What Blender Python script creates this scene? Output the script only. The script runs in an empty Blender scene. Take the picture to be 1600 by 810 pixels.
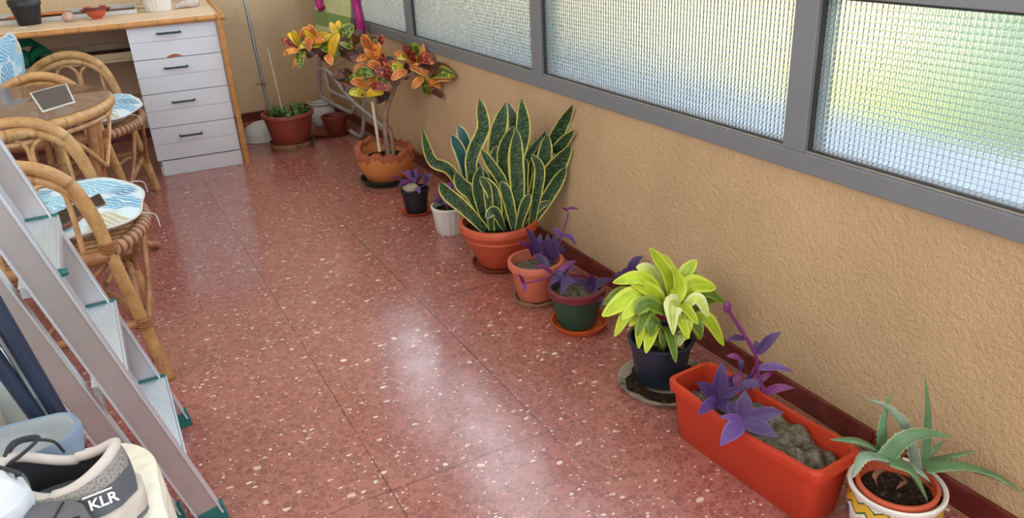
import bpy, math, random
from mathutils import Vector, Matrix
PI = math.pi
SC = bpy.context.scene
COL = SC.collection
random.seed(7)

# ------------------------------------------------------------------ camera
CR = Matrix(((0.879014, 0.234533, -0.415126), (-0.474201, 0.339297, -0.812411), (-0.049686, 0.910973, 0.409462)))
CH, FPX = 1.155, 1232.504
cd = bpy.data.cameras.new('camera'); cam = bpy.data.objects.new('camera', cd); COL.objects.link(cam)
cam.matrix_world = Matrix.Translation((0, 0, CH)) @ CR.to_4x4()
cd.sensor_width = 36; cd.lens = FPX / 1600 * 36; cd.clip_start = 0.01; cd.clip_end = 300
SC.camera = cam
# ------------------------------------------------------------------ view, sky, sun, daylight through the windows, rear fill
SC.view_settings.view_transform = 'Standard'; SC.view_settings.look = 'None'
SC.view_settings.gamma = 1; SC.view_settings.use_curve_mapping = False
SC.view_settings.exposure = 0.0
SC.cycles.use_denoising = True
SC.cycles.caustics_refractive = False; SC.cycles.caustics_reflective = False
SC.cycles.sample_clamp_indirect = 4
SC.cycles.max_bounces = 10; SC.cycles.transparent_max_bounces = 12
wd = bpy.data.worlds.new('sky'); SC.world = wd; wd.use_nodes = True
bg = wd.node_tree.nodes['Background']; bg.inputs[0].default_value = (0.80, 0.90, 1.0, 1); bg.inputs[1].default_value = 2.1

def area(name, loc, rot, sx, sy, power, col=(1, 1, 1), portal=False):
    l = bpy.data.lights.new(name, 'AREA'); l.shape = 'RECTANGLE'; l.size = sx; l.size_y = sy; l.energy = power; l.color = col
    if portal: l.cycles.is_portal = True
    o = bpy.data.objects.new(name, l); COL.objects.link(o); o.location = loc; o.rotation_euler = rot; return o
# light from the open upper window band and an added soft fill lamp behind the camera
area('window_daylight', (1.62, 1.9, 1.66), (0, PI / 2, 0), 1.25, 6.2, 50, (0.88, 0.95, 1.0))
area('rear_fill', (0.1, -1.35, 1.5), (PI / 2, 0, 0), 2.2, 1.8, 44, (0.92, 0.97, 1.0))
area('house_door_daylight', (-1.30, 1.6, 1.55), (0, -PI / 2, 0), 1.5, 3.6, 30, (0.95, 0.98, 1.0))
sl = bpy.data.lights.new('sun', 'SUN'); sl.energy = 6.0; sl.angle = 0.02; sl.color = (1, 0.95, 0.85)
so = bpy.data.objects.new('sun', sl); COL.objects.link(so)
so.rotation_euler = Vector((-0.75, -0.35, 1.0)).to_track_quat('Z', 'Y').to_euler()

# ------------------------------------------------------------------ points of the place from the surveyed view
def ray(u, v): return CR @ Vector(((u - 800) / FPX, -(v - 405) / FPX, -1))
C0 = Vector((0, 0, CH))
def at_x(u, v, x): d = ray(u, v); return C0 + d * (x / d.x)
def at_y(u, v, y): d = ray(u, v); return C0 + d * (y / d.y)
def at_z(u, v, z=0): d = ray(u, v); return C0 + d * ((z - CH) / d.z)
HEAD = Vector((0.455, 0.890, 0)).normalized()
def at_p(u, v, p, dd=0.0):            # on the upright plane through p facing the viewer, dd metres behind it
    d = ray(u, v); q = C0 + d * (((Vector((p[0], p[1], 0))).dot(HEAD) + dd) / d.dot(HEAD))
    return at_x(u, v, 1.317) if q.x > 1.317 else q          # leaves bend along the wall, never into it
def mpp(p): return (Vector(p) - C0).length / FPX     # metres per pixel at p

# ------------------------------------------------------------------ materials
class N:
    def __init__(s, name):
        s.m = bpy.data.materials.new(name); s.m.use_nodes = True; s.t = s.m.node_tree
        s.b = s.t.nodes['Principled BSDF']; s.out = s.t.nodes['Material Output']
    def n(s, typ, **kw):
        nd = s.t.nodes.new(typ)
        for k, v in kw.items():
            if k.startswith('i_'): nd.inputs[k[2:].replace('_', ' ')].default_value = v
            else: setattr(nd, k, v)
        return nd
    def l(s, a, b): s.t.links.new(a, b)
    def coord(s, kind='Object', scale=(1, 1, 1)):
        tc = s.n('ShaderNodeTexCoord'); mp = s.n('ShaderNodeMapping'); mp.inputs['Scale'].default_value = scale
        s.l(tc.outputs[kind], mp.inputs[0]); return mp.outputs[0]
    def noise(s, co, scale, detail=3, rough=0.5):
        nd = s.n('ShaderNodeTexNoise'); nd.inputs['Scale'].default_value = scale; nd.inputs['Detail'].default_value = detail
        nd.inputs['Roughness'].default_value = rough; s.l(co, nd.inputs['Vector']); return nd.outputs[0]
    def ramp(s, fac, stops, interp='LINEAR'):
        r = s.n('ShaderNodeValToRGB'); r.color_ramp.interpolation = interp
        e = r.color_ramp.elements
        while len(e) < len(stops): e.new(0.5)
        for k, (p, c) in enumerate(stops): e[k].position = p; e[k].color = (*c, 1) if len(c) == 3 else c
        s.l(fac, r.inputs[0]); return r.outputs[0]
    def mix(s, fac, a, b, mode='MIX'):
        m = s.n('ShaderNodeMix', data_type='RGBA', blend_type=mode)
        for k, v in ((0, fac), (6, a), (7, b)):
            if isinstance(v, (int, float)): m.inputs[k].default_value = v
            elif isinstance(v, tuple): m.inputs[k].default_value = (*v, 1)
            else: s.l(v, m.inputs[k])
        return m.outputs[2]
    def math(s, op, a, b=0.0, c=None):
        m = s.n('ShaderNodeMath', operation=op)
        for k, v in enumerate((a, b) if c is None else (a, b, c)):
            if isinstance(v, (int, float)): m.inputs[k].default_value = v
            else: s.l(v, m.inputs[k])
        return m.outputs[0]
    def sep(s, co): x = s.n('ShaderNodeSeparateXYZ'); s.l(co, x.inputs[0]); return x.outputs
    def bump(s, h, strength=0.3, dist=0.01):
        b = s.n('ShaderNodeBump'); b.inputs['Strength'].default_value = strength; b.inputs['Distance'].default_value = dist
        s.l(h, b.inputs['Height']); s.l(b.outputs[0], s.b.inputs['Normal']); return b.outputs[0]
    def set(s, col=None, rough=None, metal=None, spec=None, **kw):
        if col is not None:
            if isinstance(col, tuple): s.b.inputs['Base Color'].default_value = (*col, 1)
            else: s.l(col, s.b.inputs['Base Color'])
        if rough is not None:
            if isinstance(rough, (int, float)): s.b.inputs['Roughness'].default_value = rough
            else: s.l(rough, s.b.inputs['Roughness'])
        if metal is not None: s.b.inputs['Metallic'].default_value = metal
        if spec is not None: s.b.inputs['Specular IOR Level'].default_value = spec
        return s

def srgb(r, g, b):
    f = lambda c: (c / 255 / 12.92) if c <= 10 else ((c / 255 + 0.055) / 1.055) ** 2.4
    return (f(r), f(g), f(b))

def plain(name, col, rough=0.5, metal=0.0, var=0.12, scale=14, bump=0.0, spec=None):
    k = N(name); co = k.coord(); nz = k.noise(co, scale, 5, 0.6)
    dark = tuple(c * (1 - var) for c in col); lite = tuple(min(1, c * (1 + var)) for c in col)
    k.set(k.ramp(nz, [(0.3, dark), (0.7, lite)]), rough, metal, spec)
    if bump: k.bump(k.noise(co, scale * 8, 3), bump, 0.002)
    return k.m

def mat_terrazzo():
    k = N('red_terrazzo'); co = k.coord()
    v1 = k.n('ShaderNodeTexVoronoi', feature='F1'); v1.inputs['Scale'].default_value = 62
    wob = k.n('ShaderNodeVectorMath', operation='MULTIPLY_ADD'); nz = k.n('ShaderNodeTexNoise'); nz.inputs['Scale'].default_value = 35
    k.l(co, nz.inputs['Vector']); k.l(nz.outputs['Color'], wob.inputs[0]); wob.inputs[1].default_value = (0.022, 0.022, 0); k.l(co, wob.inputs[2])
    k.l(wob.outputs[0], v1.inputs['Vector'])
    ve = k.n('ShaderNodeTexVoronoi', feature='DISTANCE_TO_EDGE'); ve.inputs['Scale'].default_value = 62; k.l(wob.outputs[0], ve.inputs['Vector'])
    sx = k.n('ShaderNodeSeparateColor'); k.l(v1.outputs['Color'], sx.inputs[0])
    chip = k.ramp(sx.outputs[0], [(0, srgb(128, 66, 62)), (0.3, srgb(146, 80, 74)), (0.55, srgb(164, 96, 88)), (0.8, srgb(138, 74, 69)), (1, srgb(172, 108, 98))], 'CONSTANT')
    edge = k.ramp(ve.outputs[0], [(0.03, (1, 1, 1)), (0.11, (0, 0, 0))])
    base = k.mix(k.math('MULTIPLY', edge, .62), chip, srgb(180, 118, 108))
    # pale marble chips, few, of several sizes
    def whites(scale, thr, seed, rad, out):
        w = k.n('ShaderNodeTexVoronoi', feature='F1'); w.inputs['Scale'].default_value = scale
        mp = k.n('ShaderNodeMapping'); mp.inputs['Location'].default_value = (seed, seed * .7, 0); mp.inputs['Rotation'].default_value = (0, 0, seed)
        mp.inputs['Scale'].default_value = (1, 1.5, 1)
        k.l(wob.outputs[0], mp.inputs[0]); k.l(mp.outputs[0], w.inputs['Vector'])
        c = k.n('ShaderNodeSeparateColor'); k.l(w.outputs['Color'], c.inputs[0])
        sel = k.math('GREATER_THAN', c.outputs[1], thr)
        near = k.math('LESS_THAN', w.outputs['Distance'], rad)
        return k.mix(k.math('MULTIPLY', sel, near), out, k.ramp(c.outputs[0], [(0, srgb(244, 232, 224)), (.6, srgb(232, 200, 186)), (1, srgb(226, 224, 218))]))
    base = whites(95, .88, 3.1, .30, base)
    base = whites(50, .91, 8.3, .29, base)
    base = whites(26, .95, 5.7, .24, base)
    big = k.noise(co, 1.6, 3); base = k.mix(k.math('MULTIPLY', big, .22), base, srgb(152, 98, 88))
    base = k.mix(.16, base, srgb(196, 140, 132))
    # tile joints
    s = k.sep(co)
    def joint(c, off, per, w):
        f = k.math('FRACT', k.math('DIVIDE', k.math('SUBTRACT', c, off - 10 * per), per))
        return k.math('LESS_THAN', k.math('ABSOLUTE', k.math('SUBTRACT', f, 0.5)), w / per)
    jx = joint(s[0], 0.765 + 0.2, 0.4, .0013); jy = joint(s[1], 1.355 + 0.4, 0.8, .0013)
    j = k.math('MAXIMUM', jx, jy)
    patchy = k.ramp(k.noise(co, 3.0, 2), [(0.35, (0.4,) * 3), (0.6, (1,) * 3)])
    base = k.mix(k.math('MULTIPLY', j, patchy), base, srgb(74, 34, 28))
    k.set(base, k.ramp(k.noise(co, 9, 4), [(0.3, (.13,) * 3), (0.75, (.26,) * 3)]), 0, 0.85)
    k.bump(k.math('ADD', k.noise(co, 60, 2), k.math('MULTIPLY', j, -3)), 0.06, 0.002)
    return k.m

def mat_stucco(name, col):
    k = N(name); co = k.coord()
    nz = k.noise(co, 3.2, 5, .6); fine = k.noise(co, 190, 5, .6)
    k.set(k.ramp(nz, [(0.3, tuple(c * .88 for c in col)), (0.7, tuple(min(1, c * 1.08) for c in col))]), .82, 0, .25)
    k.bump(k.math('ADD', fine, k.math('MULTIPLY', k.noise(co, 80, 4), 1.2)), 0.8, 0.006)
    return k.m

def mat_cane(name, a, b, ring=38):
    k = N(name); co = k.coord('UV'); s = k.sep(co)
    oc = k.coord(); nz = k.noise(oc, 26, 5, .65)
    base = k.ramp(nz, [(0.3, a), (0.62, b)])
    f = k.math('FRACT', k.math('MULTIPLY', s[1], 1.0)); nd = k.math('LESS_THAN', f, 0.045)
    base = k.mix(k.math('MULTIPLY', nd, .4), base, tuple(c * .35 for c in a))
    k.set(base, .42, 0, .4); k.bump(k.math('ADD', nz, k.math('MULTIPLY', nd, 1.5)), .25, .003)
    return k.m

def mat_weave():
    k = N('wrapped_cane'); co = k.coord('UV'); s = k.sep(co)
    f = k.math('PINGPONG', k.math('MULTIPLY', s[1], 7.0), 0.5)
    col = k.ramp(f, [(0.02, srgb(70, 42, 26)), (0.16, srgb(150, 104, 72)), (0.5, srgb(186, 140, 104))])
    k.set(col, .6); k.bump(f, .8, .006); return k.m

def mat_fabric():
    k = N('leaf_print_fabric'); co = k.coord('Object'); nz = k.n('ShaderNodeTexNoise'); nz.inputs['Scale'].default_value = 7
    k.l(co, nz.inputs['Vector'])
    wob = k.n('ShaderNodeVectorMath', operation='MULTIPLY_ADD'); k.l(nz.outputs['Color'], wob.inputs[0]); wob.inputs[1].default_value = (.09, .09, .09); k.l(co, wob.inputs[2])
    v = k.n('ShaderNodeTexVoronoi', feature='F1'); v.inputs['Scale'].default_value = 9; k.l(wob.outputs[0], v.inputs['Vector'])
    c = k.n('ShaderNodeSeparateColor'); k.l(v.outputs['Color'], c.inputs[0])
    w = k.n('ShaderNodeTexWave', wave_type='BANDS', bands_direction='DIAGONAL'); w.inputs['Scale'].default_value = 26; w.inputs['Distortion'].default_value = 4; w.inputs['Detail Scale'].default_value = 1.2
    k.l(wob.outputs[0], w.inputs['Vector'])
    leafc = k.ramp(c.outputs[0], [(0, srgb(84, 152, 190)), (.28, srgb(46, 114, 158)), (.5, srgb(120, 182, 208)), (.74, srgb(206, 220, 226)), (.9, srgb(190, 172, 128))], 'CONSTANT')
    stripe = k.ramp(w.outputs[0], [(0.16, (0, 0, 0)), (0.22, (1, 1, 1))])
    base = k.mix(k.math('MULTIPLY', stripe, .85), srgb(206, 222, 232), leafc)
    edge = k.ramp(v.outputs['Distance'], [(0.60, (0, 0, 0)), (0.68, (1, 1, 1))])
    base = k.mix(edge, base, srgb(206, 220, 226))
    k.set(base, .8, 0, .2); k.bump(k.noise(co, 500, 2), .2, .001); return k.m

def mat_leaf(name, margin, mid, mw=0.16, band=0.0, bandcol=None, rough=.38, vein=0.0, spots=None, spec=.4):
    """u = across the blade, v = along it"""
    k = N(name); co = k.coord('UV'); s = k.sep(co); oc = k.coord()
    d = k.math('ABSOLUTE', k.math('SUBTRACT', s[0], .5))      # 0 midrib .. 0.5 margin
    wob = k.math('MULTIPLY', k.math('SUBTRACT', k.noise(oc, 30, 3), .5), .12)
    m = k.ramp(k.math('ADD', d, wob), [(0.5 - mw - .03, (0, 0, 0)), (0.5 - mw + .03, (1, 1, 1))])
    inner = k.ramp(k.noise(oc, 18, 4), [(.3, tuple(c * .75 for c in mid)), (.7, tuple(min(1, c * 1.25) for c in mid))])
    if bandcol:
        mp = k.n('ShaderNodeMapping'); mp.inputs['Scale'].default_value = (2, 26, 1); k.l(co, mp.inputs[0])
        bn = k.noise(mp.outputs[0], 1.6, 4, .7); inner = k.mix(k.ramp(bn, [(.46, (0, 0, 0)), (.6, (band,) * 3)]), inner, bandcol)
    if spots:
        sp = k.ramp(k.noise(oc, 70, 2), [(.55, (0, 0, 0)), (.6, (1, 1, 1))]); inner = k.mix(sp, inner, spots)
    base = k.mix(m, inner, margin)
    if vein:
        mv = k.ramp(d, [(0.02, (vein,) * 3), (0.05, (0, 0, 0))]); base = k.mix(mv, base, margin)
    k.set(base, rough, 0, spec)
    h = k.math('SINE', k.math('MULTIPLY', k.math('ADD', s[1], k.math('MULTIPLY', d, -1.2)), 60.0))
    k.bump(h, .12, .002)
    return k.m

def mat_soil():
    k = N('potting_soil'); co = k.coord(); nz = k.noise(co, 90, 6, .75)
    k.set(k.ramp(nz, [(.35, srgb(26, 20, 16)), (.55, srgb(62, 50, 40)), (.72, srgb(128, 112, 94))]), .95, 0, .1); k.bump(nz, 1, .012); return k.m
def mat_drysoil():
    k = N('dry_grey_soil'); co = k.coord(); nz = k.noise(co, 60, 7, .75)
    k.set(k.ramp(nz, [(.34, srgb(72, 64, 54)), (.5, srgb(138, 130, 114)), (.68, srgb(190, 182, 164))]), .95, 0, .1); k.bump(nz, 1, .02); return k.m

def mat_dirty(name, col, dirt, amt=.5, rough=.6, scale=9):
    k = N(name); co = k.coord(); nz = k.noise(co, scale, 6, .7)
    k.set(k.mix(k.ramp(nz, [(.48, (0, 0, 0)), (.62, (amt,) * 3)]), col, dirt), rough); k.bump(k.noise(co, 120, 3), .15, .002); return k.m

def mat_glass_pane():
    k = N('patterned_cast_glass'); co = k.coord(); s = k.sep(co); P = 0.0122
    fy = k.math('MULTIPLY', s[1], 1 / P); fz = k.math('MULTIPLY', s[2], 1 / P)
    ay = k.math('ABSOLUTE', k.math('SUBTRACT', k.math('FRACT', fy), .5)); az = k.math('ABSOLUTE', k.math('SUBTRACT', k.math('FRACT', fz), .5))
    # pillow-shaped cells between sunk lines
    py = k.math('SUBTRACT', 1.0, k.math('POWER', k.math('MULTIPLY', ay, 2), 3)); pz = k.math('SUBTRACT', 1.0, k.math('POWER', k.math('MULTIPLY', az, 2), 3))
    h = k.math('ADD', k.math('MULTIPLY', py, pz), k.math('MULTIPLY', k.noise(co, 160, 2), .25))
    line = k.math('MAXIMUM', k.ramp(ay, [(.40, (0, 0, 0)), (.48, (1, 1, 1))]), k.ramp(az, [(.36, (0, 0, 0)), (.46, (.95,) * 3)]))
    bmp = k.n('ShaderNodeBump'); bmp.inputs['Strength'].default_value = .8; bmp.inputs['Distance'].default_value = .0022; k.l(h, bmp.inputs['Height'])
    r = k.n('ShaderNodeBsdfRefraction'); r.inputs['IOR'].default_value = 1.45; r.inputs['Roughness'].default_value = .18
    k.l(bmp.outputs[0], r.inputs['Normal']); k.l(k.mix(line, (1, 1, 1), (.74, .79, .79)), r.inputs['Color'])
    tr = k.n('ShaderNodeBsdfTranslucent'); tr.inputs['Color'].default_value = (.93, .95, .94, 1); k.l(bmp.outputs[0], tr.inputs['Normal'])
    g = k.n('ShaderNodeBsdfGlossy'); g.inputs['Roughness'].default_value = .15; k.l(bmp.outputs[0], g.inputs['Normal'])
    m1 = k.n('ShaderNodeMixShader'); m1.inputs[0].default_value = .12; k.l(r.outputs[0], m1.inputs[1]); k.l(tr.outputs[0], m1.inputs[2])
    m2 = k.n('ShaderNodeMixShader'); m2.inputs[0].default_value = .06; k.l(m1.outputs[0], m2.inputs[1]); k.l(g.outputs[0], m2.inputs[2])
    k.l(m2.outputs[0], k.out.inputs[0]); return k.m

M = {}
M['floor'] = mat_terrazzo()
M['wall'] = mat_stucco('ochre_stucco', srgb(204, 172, 136))
M['wall_far'] = mat_stucco('cream_stucco', srgb(230, 200, 162))
M['white_paint'] = plain('white_ceiling_paint', srgb(225, 222, 214), .8)
M['skirt'] = mat_dirty('maroon_skirting_tile', srgb(98, 36, 34), srgb(132, 66, 58), .6, .3, 12)
M['grout'] = plain('sandy_grout', srgb(170, 128, 92), .9)
M['alu_grey'] = plain('grey_painted_aluminium', srgb(120, 123, 130), .45, 0, .04)
M['gasket'] = plain('dark_gasket', srgb(56, 54, 54), .6)
M['bead'] = plain('silicone_bead', srgb(166, 158, 150), .5)
M['glass'] = mat_glass_pane()
M['ledge'] = plain('pale_ledge', srgb(206, 220, 238), .6)
M['cane'] = mat_cane('honey_cane', srgb(160, 114, 70), srgb(196, 154, 104))
M['cane_dark'] = mat_cane('aged_cane', srgb(140, 92, 60), srgb(176, 130, 90))
M['cane_thin'] = mat_cane('thin_cane', srgb(170, 120, 78), srgb(204, 162, 116))
M['binding'] = plain('cane_binding', srgb(150, 100, 62), .6)
M['weave'] = mat_weave()
M['fabric'] = mat_fabric()
M['soil'] = mat_soil(); M['drysoil'] = mat_drysoil()
M['terracotta'] = plain('terracotta_plastic', srgb(190, 84, 56), .45, 0, .08)
M['terracotta_rust'] = mat_dirty('faded_brown_red_plastic', srgb(146, 66, 54), srgb(120, 56, 46), .7, .5)
M['terracotta_raw'] = plain('raw_broken_terracotta', srgb(164, 88, 58), .8, 0, .15, 30, .4)
M['terracotta_clay'] = plain('orange_terracotta', srgb(206, 130, 74), .6, 0, .1)
M['terracotta_pink'] = mat_dirty('pink_terracotta', srgb(198, 108, 84), srgb(178, 92, 70), .6, .65)
M['orange'] = plain('orange_plastic', srgb(208, 100, 48), .45, 0, .07)
M['red_planter'] = plain('red_orange_plastic', srgb(190, 58, 34), .42, 0, .06)
M['dark_saucer'] = plain('dark_red_saucer', srgb(128, 56, 44), .55)
M['green_dark'] = plain('dark_green_plastic', srgb(24, 52, 42), .4)
M['green_pot'] = mat_dirty('bottle_green_plastic', srgb(42, 74, 58), srgb(60, 84, 72), .5, .45)
M['maroon'] = mat_dirty('maroon_plastic', srgb(112, 40, 48), srgb(138, 80, 78), .6, .5)
M['blue_pot'] = plain('navy_plastic', srgb(32, 42, 58), .4)
M['black_pot'] = plain('black_plastic', srgb(28, 30, 36), .45)
M['white_pot'] = plain('white_glazed', srgb(222, 220, 216), .45)
M['white_dull'] = plain('chalky_white', srgb(206, 204, 202), .7)
M['stone_saucer'] = mat_dirty('muddy_grey_dish', srgb(166, 156, 140), srgb(60, 50, 40), .9, .7, 16)
M['tan_saucer'] = mat_dirty('muddy_tan_dish', srgb(164, 128, 92), srgb(96, 66, 48), .8, .7, 14)
M['stone'] = plain('grey_stone', srgb(168, 158, 140), .85, 0, .25, 30, .5)
M['pinkstone'] = plain('pale_pink_stone', srgb(196, 168, 154), .85, 0, .2, 40, .5)
M['bark'] = plain('greyish_bark', srgb(150, 124, 104), .85, 0, .25, 40, .6)
M['stem_green'] = plain('green_stem', srgb(120, 134, 62), .6)
M['stem_purple'] = plain('purple_stem', srgb(112, 46, 104), .45)
M['stem_brown'] = plain('brown_stem', srgb(132, 88, 60), .8)
M['white_stick'] = plain('white_stick', srgb(216, 206, 192), .6)
M['grey_metal'] = plain('galvanised_metal', srgb(150, 154, 160), .35, .7, .06)
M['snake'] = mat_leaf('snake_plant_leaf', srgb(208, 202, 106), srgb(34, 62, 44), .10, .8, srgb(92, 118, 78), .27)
M['snake_blue'] = mat_leaf('bluish_snake_plant_leaf', srgb(206, 208, 150), srgb(36, 84, 88), .1, .6, srgb(66, 104, 92), .35)  # bluish-green colour variant for a few leaves
M['lime'] = mat_leaf('lime_leaf', srgb(196, 210, 74), srgb(168, 192, 44), .2, 0, None, .4, .5)
M['lime_pale'] = mat_leaf('pale_lime_leaf', srgb(216, 226, 160), srgb(190, 208, 96), .25, 0, None, .4, .4)
M['lime_mid'] = mat_leaf('mid_green_leaf', srgb(128, 150, 52), srgb(88, 116, 40), .2, 0, None, .4, .4)
M['purple'] = mat_leaf('purple_heart_leaf', srgb(84, 56, 112), srgb(66, 44, 92), .1, 0, None, .42, .3)
M['purple_lite'] = mat_leaf('pale_purple_leaf', srgb(118, 86, 150), srgb(92, 64, 128), .1, 0, None, .42, .3)
M['purple_pink'] = mat_leaf('magenta_purple_leaf', srgb(136, 50, 112), srgb(108, 42, 104), .1, 0, None, .42, .3)
M['aloe'] = mat_leaf('aloe_leaf', srgb(140, 156, 118), srgb(94, 130, 92), .06, 0, None, .45, 0)
M['aloe_pale'] = mat_leaf('pale_aloe_leaf', srgb(170, 180, 160), srgb(128, 152, 132), .06, 0, None, .5, 0)
M['tiny_leaf'] = mat_leaf('small_green_leaf', srgb(100, 130, 66), srgb(66, 100, 48), .15, 0, None, .5, .3)
M['dead'] = plain('dry_brown_leaf', srgb(120, 84, 64), .9)
CROT = [mat_leaf('croton_orange', srgb(186, 96, 50), srgb(222, 150, 66), .14, 0, None, .35, .5, srgb(180, 70, 40)),
        mat_leaf('croton_yellow', srgb(120, 128, 44), srgb(222, 176, 48), .12, 0, None, .35, .6),
        mat_leaf('croton_dark', srgb(92, 52, 42), srgb(60, 48, 36), .1, 0, None, .3, .9, srgb(126, 60, 48)),
        mat_leaf('croton_red', srgb(170, 74, 58), srgb(112, 44, 42), .12, 0, None, .32, .8, srgb(226, 130, 90)),
        mat_leaf('croton_green', srgb(156, 164, 60), srgb(70, 96, 40), .1, 0, None, .32, .9, srgb(170, 164, 60)),
        mat_leaf('croton_variegated', srgb(200, 190, 80), srgb(210, 196, 70), .1, 0, None, .35, .3, srgb(70, 76, 36)),
        mat_leaf('croton_pink', srgb(226, 176, 92), srgb(208, 112, 62), .14, 0, None, .35, .5)]
M['desk_white'] = plain('white_board', srgb(214, 218, 228), .35, 0, .02)
M['desk_wood'] = plain('pale_worn_wood', srgb(220, 194, 166), .5, 0, .1, 6)
M['desk_side'] = plain('grey_lilac_board', srgb(150, 140, 148), .5)
M['desk_cane'] = mat_cane('orange_varnished_cane', srgb(178, 122, 70), srgb(200, 144, 88), )
M['handle'] = plain('dark_green_handle', srgb(30, 62, 56), .35)
M['shelf_wood'] = plain('raw_board', srgb(202, 180, 146), .6)
M['tray_dark'] = plain('dusty_dark_tray', srgb(96, 80, 68), .8)
M['green_bag'] = plain('green_plastic_bag', srgb(26, 120, 92), .4, 0, .25)
M['alu'] = plain('brushed_aluminium', srgb(190, 186, 188), .36, .75, .05, 22)
M['alu_bright'] = plain('bright_aluminium', srgb(214, 222, 232), .3, .6, .03)
def mat_tread():
    k = N('ribbed_aluminium'); s = k.sep(k.coord()); f = k.math('PINGPONG', k.math('MULTIPLY', s[0], 330), .5)
    k.set(k.ramp(f, [(.05, srgb(168, 178, 190)), (.4, srgb(220, 228, 238))]), .35, .6); k.bump(f, .6, .003); return k.m
M['tread'] = mat_tread()
M['teal'] = plain('teal_plastic', srgb(24, 104, 104), .4)
M['navy_tube'] = plain('navy_tube', srgb(34, 46, 66), .35)
M['chrome'] = plain('chrome_tube', srgb(186, 196, 204), .2, .9)
M['bag_clear'] = plain('cloudy_plastic', srgb(186, 200, 206), .3)
M['bag_beige'] = plain('beige_plastic', srgb(190, 178, 150), .45)
M['clog'] = plain('blue_grey_foam', srgb(122, 140, 164), .55, 0, .05)
M['clog_in'] = plain('grey_foam', srgb(150, 156, 160), .6, 0, .05)
M['shoe_grey'] = plain('charcoal_leather', srgb(84, 88, 96), .55, 0, .1, 30, .2)
def mat_mesh():
    k = N('grey_shoe_mesh'); co = k.coord(); v = k.n('ShaderNodeTexVoronoi'); v.inputs['Scale'].default_value = 420; k.l(co, v.inputs['Vector'])
    k.set(k.ramp(v.outputs['Distance'], [(.2, srgb(96, 94, 94)), (.6, srgb(142, 138, 134))]), .8); k.bump(v.outputs['Distance'], .5, .001); return k.m
M['shoe_mesh'] = mat_mesh()
M['shoe_lining'] = plain('pale_lining', srgb(196, 186, 180), .8)
M['shoe_dark'] = plain('dark_lining', srgb(36, 36, 42), .85)
M['insole'] = plain('grey_insole', srgb(96, 98, 108), .8)
M['midsole'] = plain('beige_midsole', srgb(186, 176, 166), .6)
M['lace'] = plain('dark_lace', srgb(44, 44, 50), .8)
M['print_white'] = plain('white_print', srgb(232, 234, 236), .6)
M['white_shoe'] = plain('off_white_foam', srgb(196, 200, 208), .6)
M['outsole'] = plain('grey_rubber_sole', srgb(96, 94, 98), .75, 0, .12)
M['red_edge'] = plain('red_edge', srgb(200, 60, 60), .5)
def mat_cloth():
    k = N('cream_cloth'); co = k.coord(); nz = k.noise(co, 9, 5, .6)
    k.set(k.ramp(nz, [(.35, srgb(222, 212, 192)), (.65, srgb(238, 233, 220))]), .85); k.bump(k.noise(co, 16, 3, .5), .8, .02); return k.m
M['cloth'] = mat_cloth()
M['mag'] = plain('magenta_plastic', srgb(176, 30, 122), .4)
M['lounge_green'] = plain('olive_green_mesh', srgb(134, 156, 92), .75)
M['lounge_pale'] = plain('pale_lime_mesh', srgb(206, 212, 160), .75)
M['lounge_tube'] = plain('grey_lounger_tube', srgb(168, 166, 168), .4, .3)
M['leather'] = plain('black_case', srgb(28, 24, 26), .35)
M['case_brown'] = plain('brown_case_edge', srgb(124, 76, 56), .6)
M['mat_grey'] = plain('grey_placemat', srgb(66, 66, 70), .45)
M['mat_white'] = plain('white_mat_edge', srgb(206, 206, 206), .5)
def mat_tabletop():
    k = N('smoked_glass'); k.set(srgb(160, 134, 118), .06); k.b.inputs['Transmission Weight'].default_value = 0
    t = k.n('ShaderNodeBsdfTransparent'); t.inputs[0].default_value = (.78, .70, .64, 1)
    m = k.n('ShaderNodeMixShader'); m.inputs[0].default_value = .5
    k.l(t.outputs[0], m.inputs[1]); k.l(k.b.outputs[0], m.inputs[2]); k.l(m.outputs[0], k.out.inputs[0]); return k.m
M['smoked'] = mat_tabletop()
def mat_ceramic():
    k = N('painted_majolica'); co = k.coord('UV'); s = k.sep(co)
    u = k.math('MULTIPLY', s[0], 14); fu = k.math('ABSOLUTE', k.math('SUBTRACT', k.math('FRACT', u), .5))
    v = s[1]
    # zig-zag yellow garland with green edges near the rim, blue strokes under it
    zig = k.math('ABSOLUTE', k.math('SUBTRACT', v, k.math('ADD', .78, k.math('MULTIPLY', k.math('SUBTRACT', fu, .25), .22))))
    yel = k.math('LESS_THAN', zig, .07); grn = k.math('LESS_THAN', k.math('ABSOLUTE', k.math('SUBTRACT', zig, .085)), .018)
    blue = k.math('MULTIPLY', k.math('LESS_THAN', k.math('ABSOLUTE', k.math('SUBTRACT', v, .5)), .12), k.math('GREATER_THAN', k.math('ABSOLUTE', k.math('SUBTRACT', k.math('FRACT', k.math('MULTIPLY', s[0], 10)), .5)), .3))
    yel2 = k.math('LESS_THAN', k.math('ABSOLUTE', k.math('SUBTRACT', v, .2)), .06)
    base = k.mix(blue, srgb(232, 228, 216), srgb(52, 84, 160)); base = k.mix(yel, base, srgb(222, 180, 60)); base = k.mix(grn, base, srgb(70, 104, 60)); base = k.mix(yel2, base, srgb(222, 180, 60))
    k.set(base, .25, 0, .5); return k.m
M['majolica'] = mat_ceramic()

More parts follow.
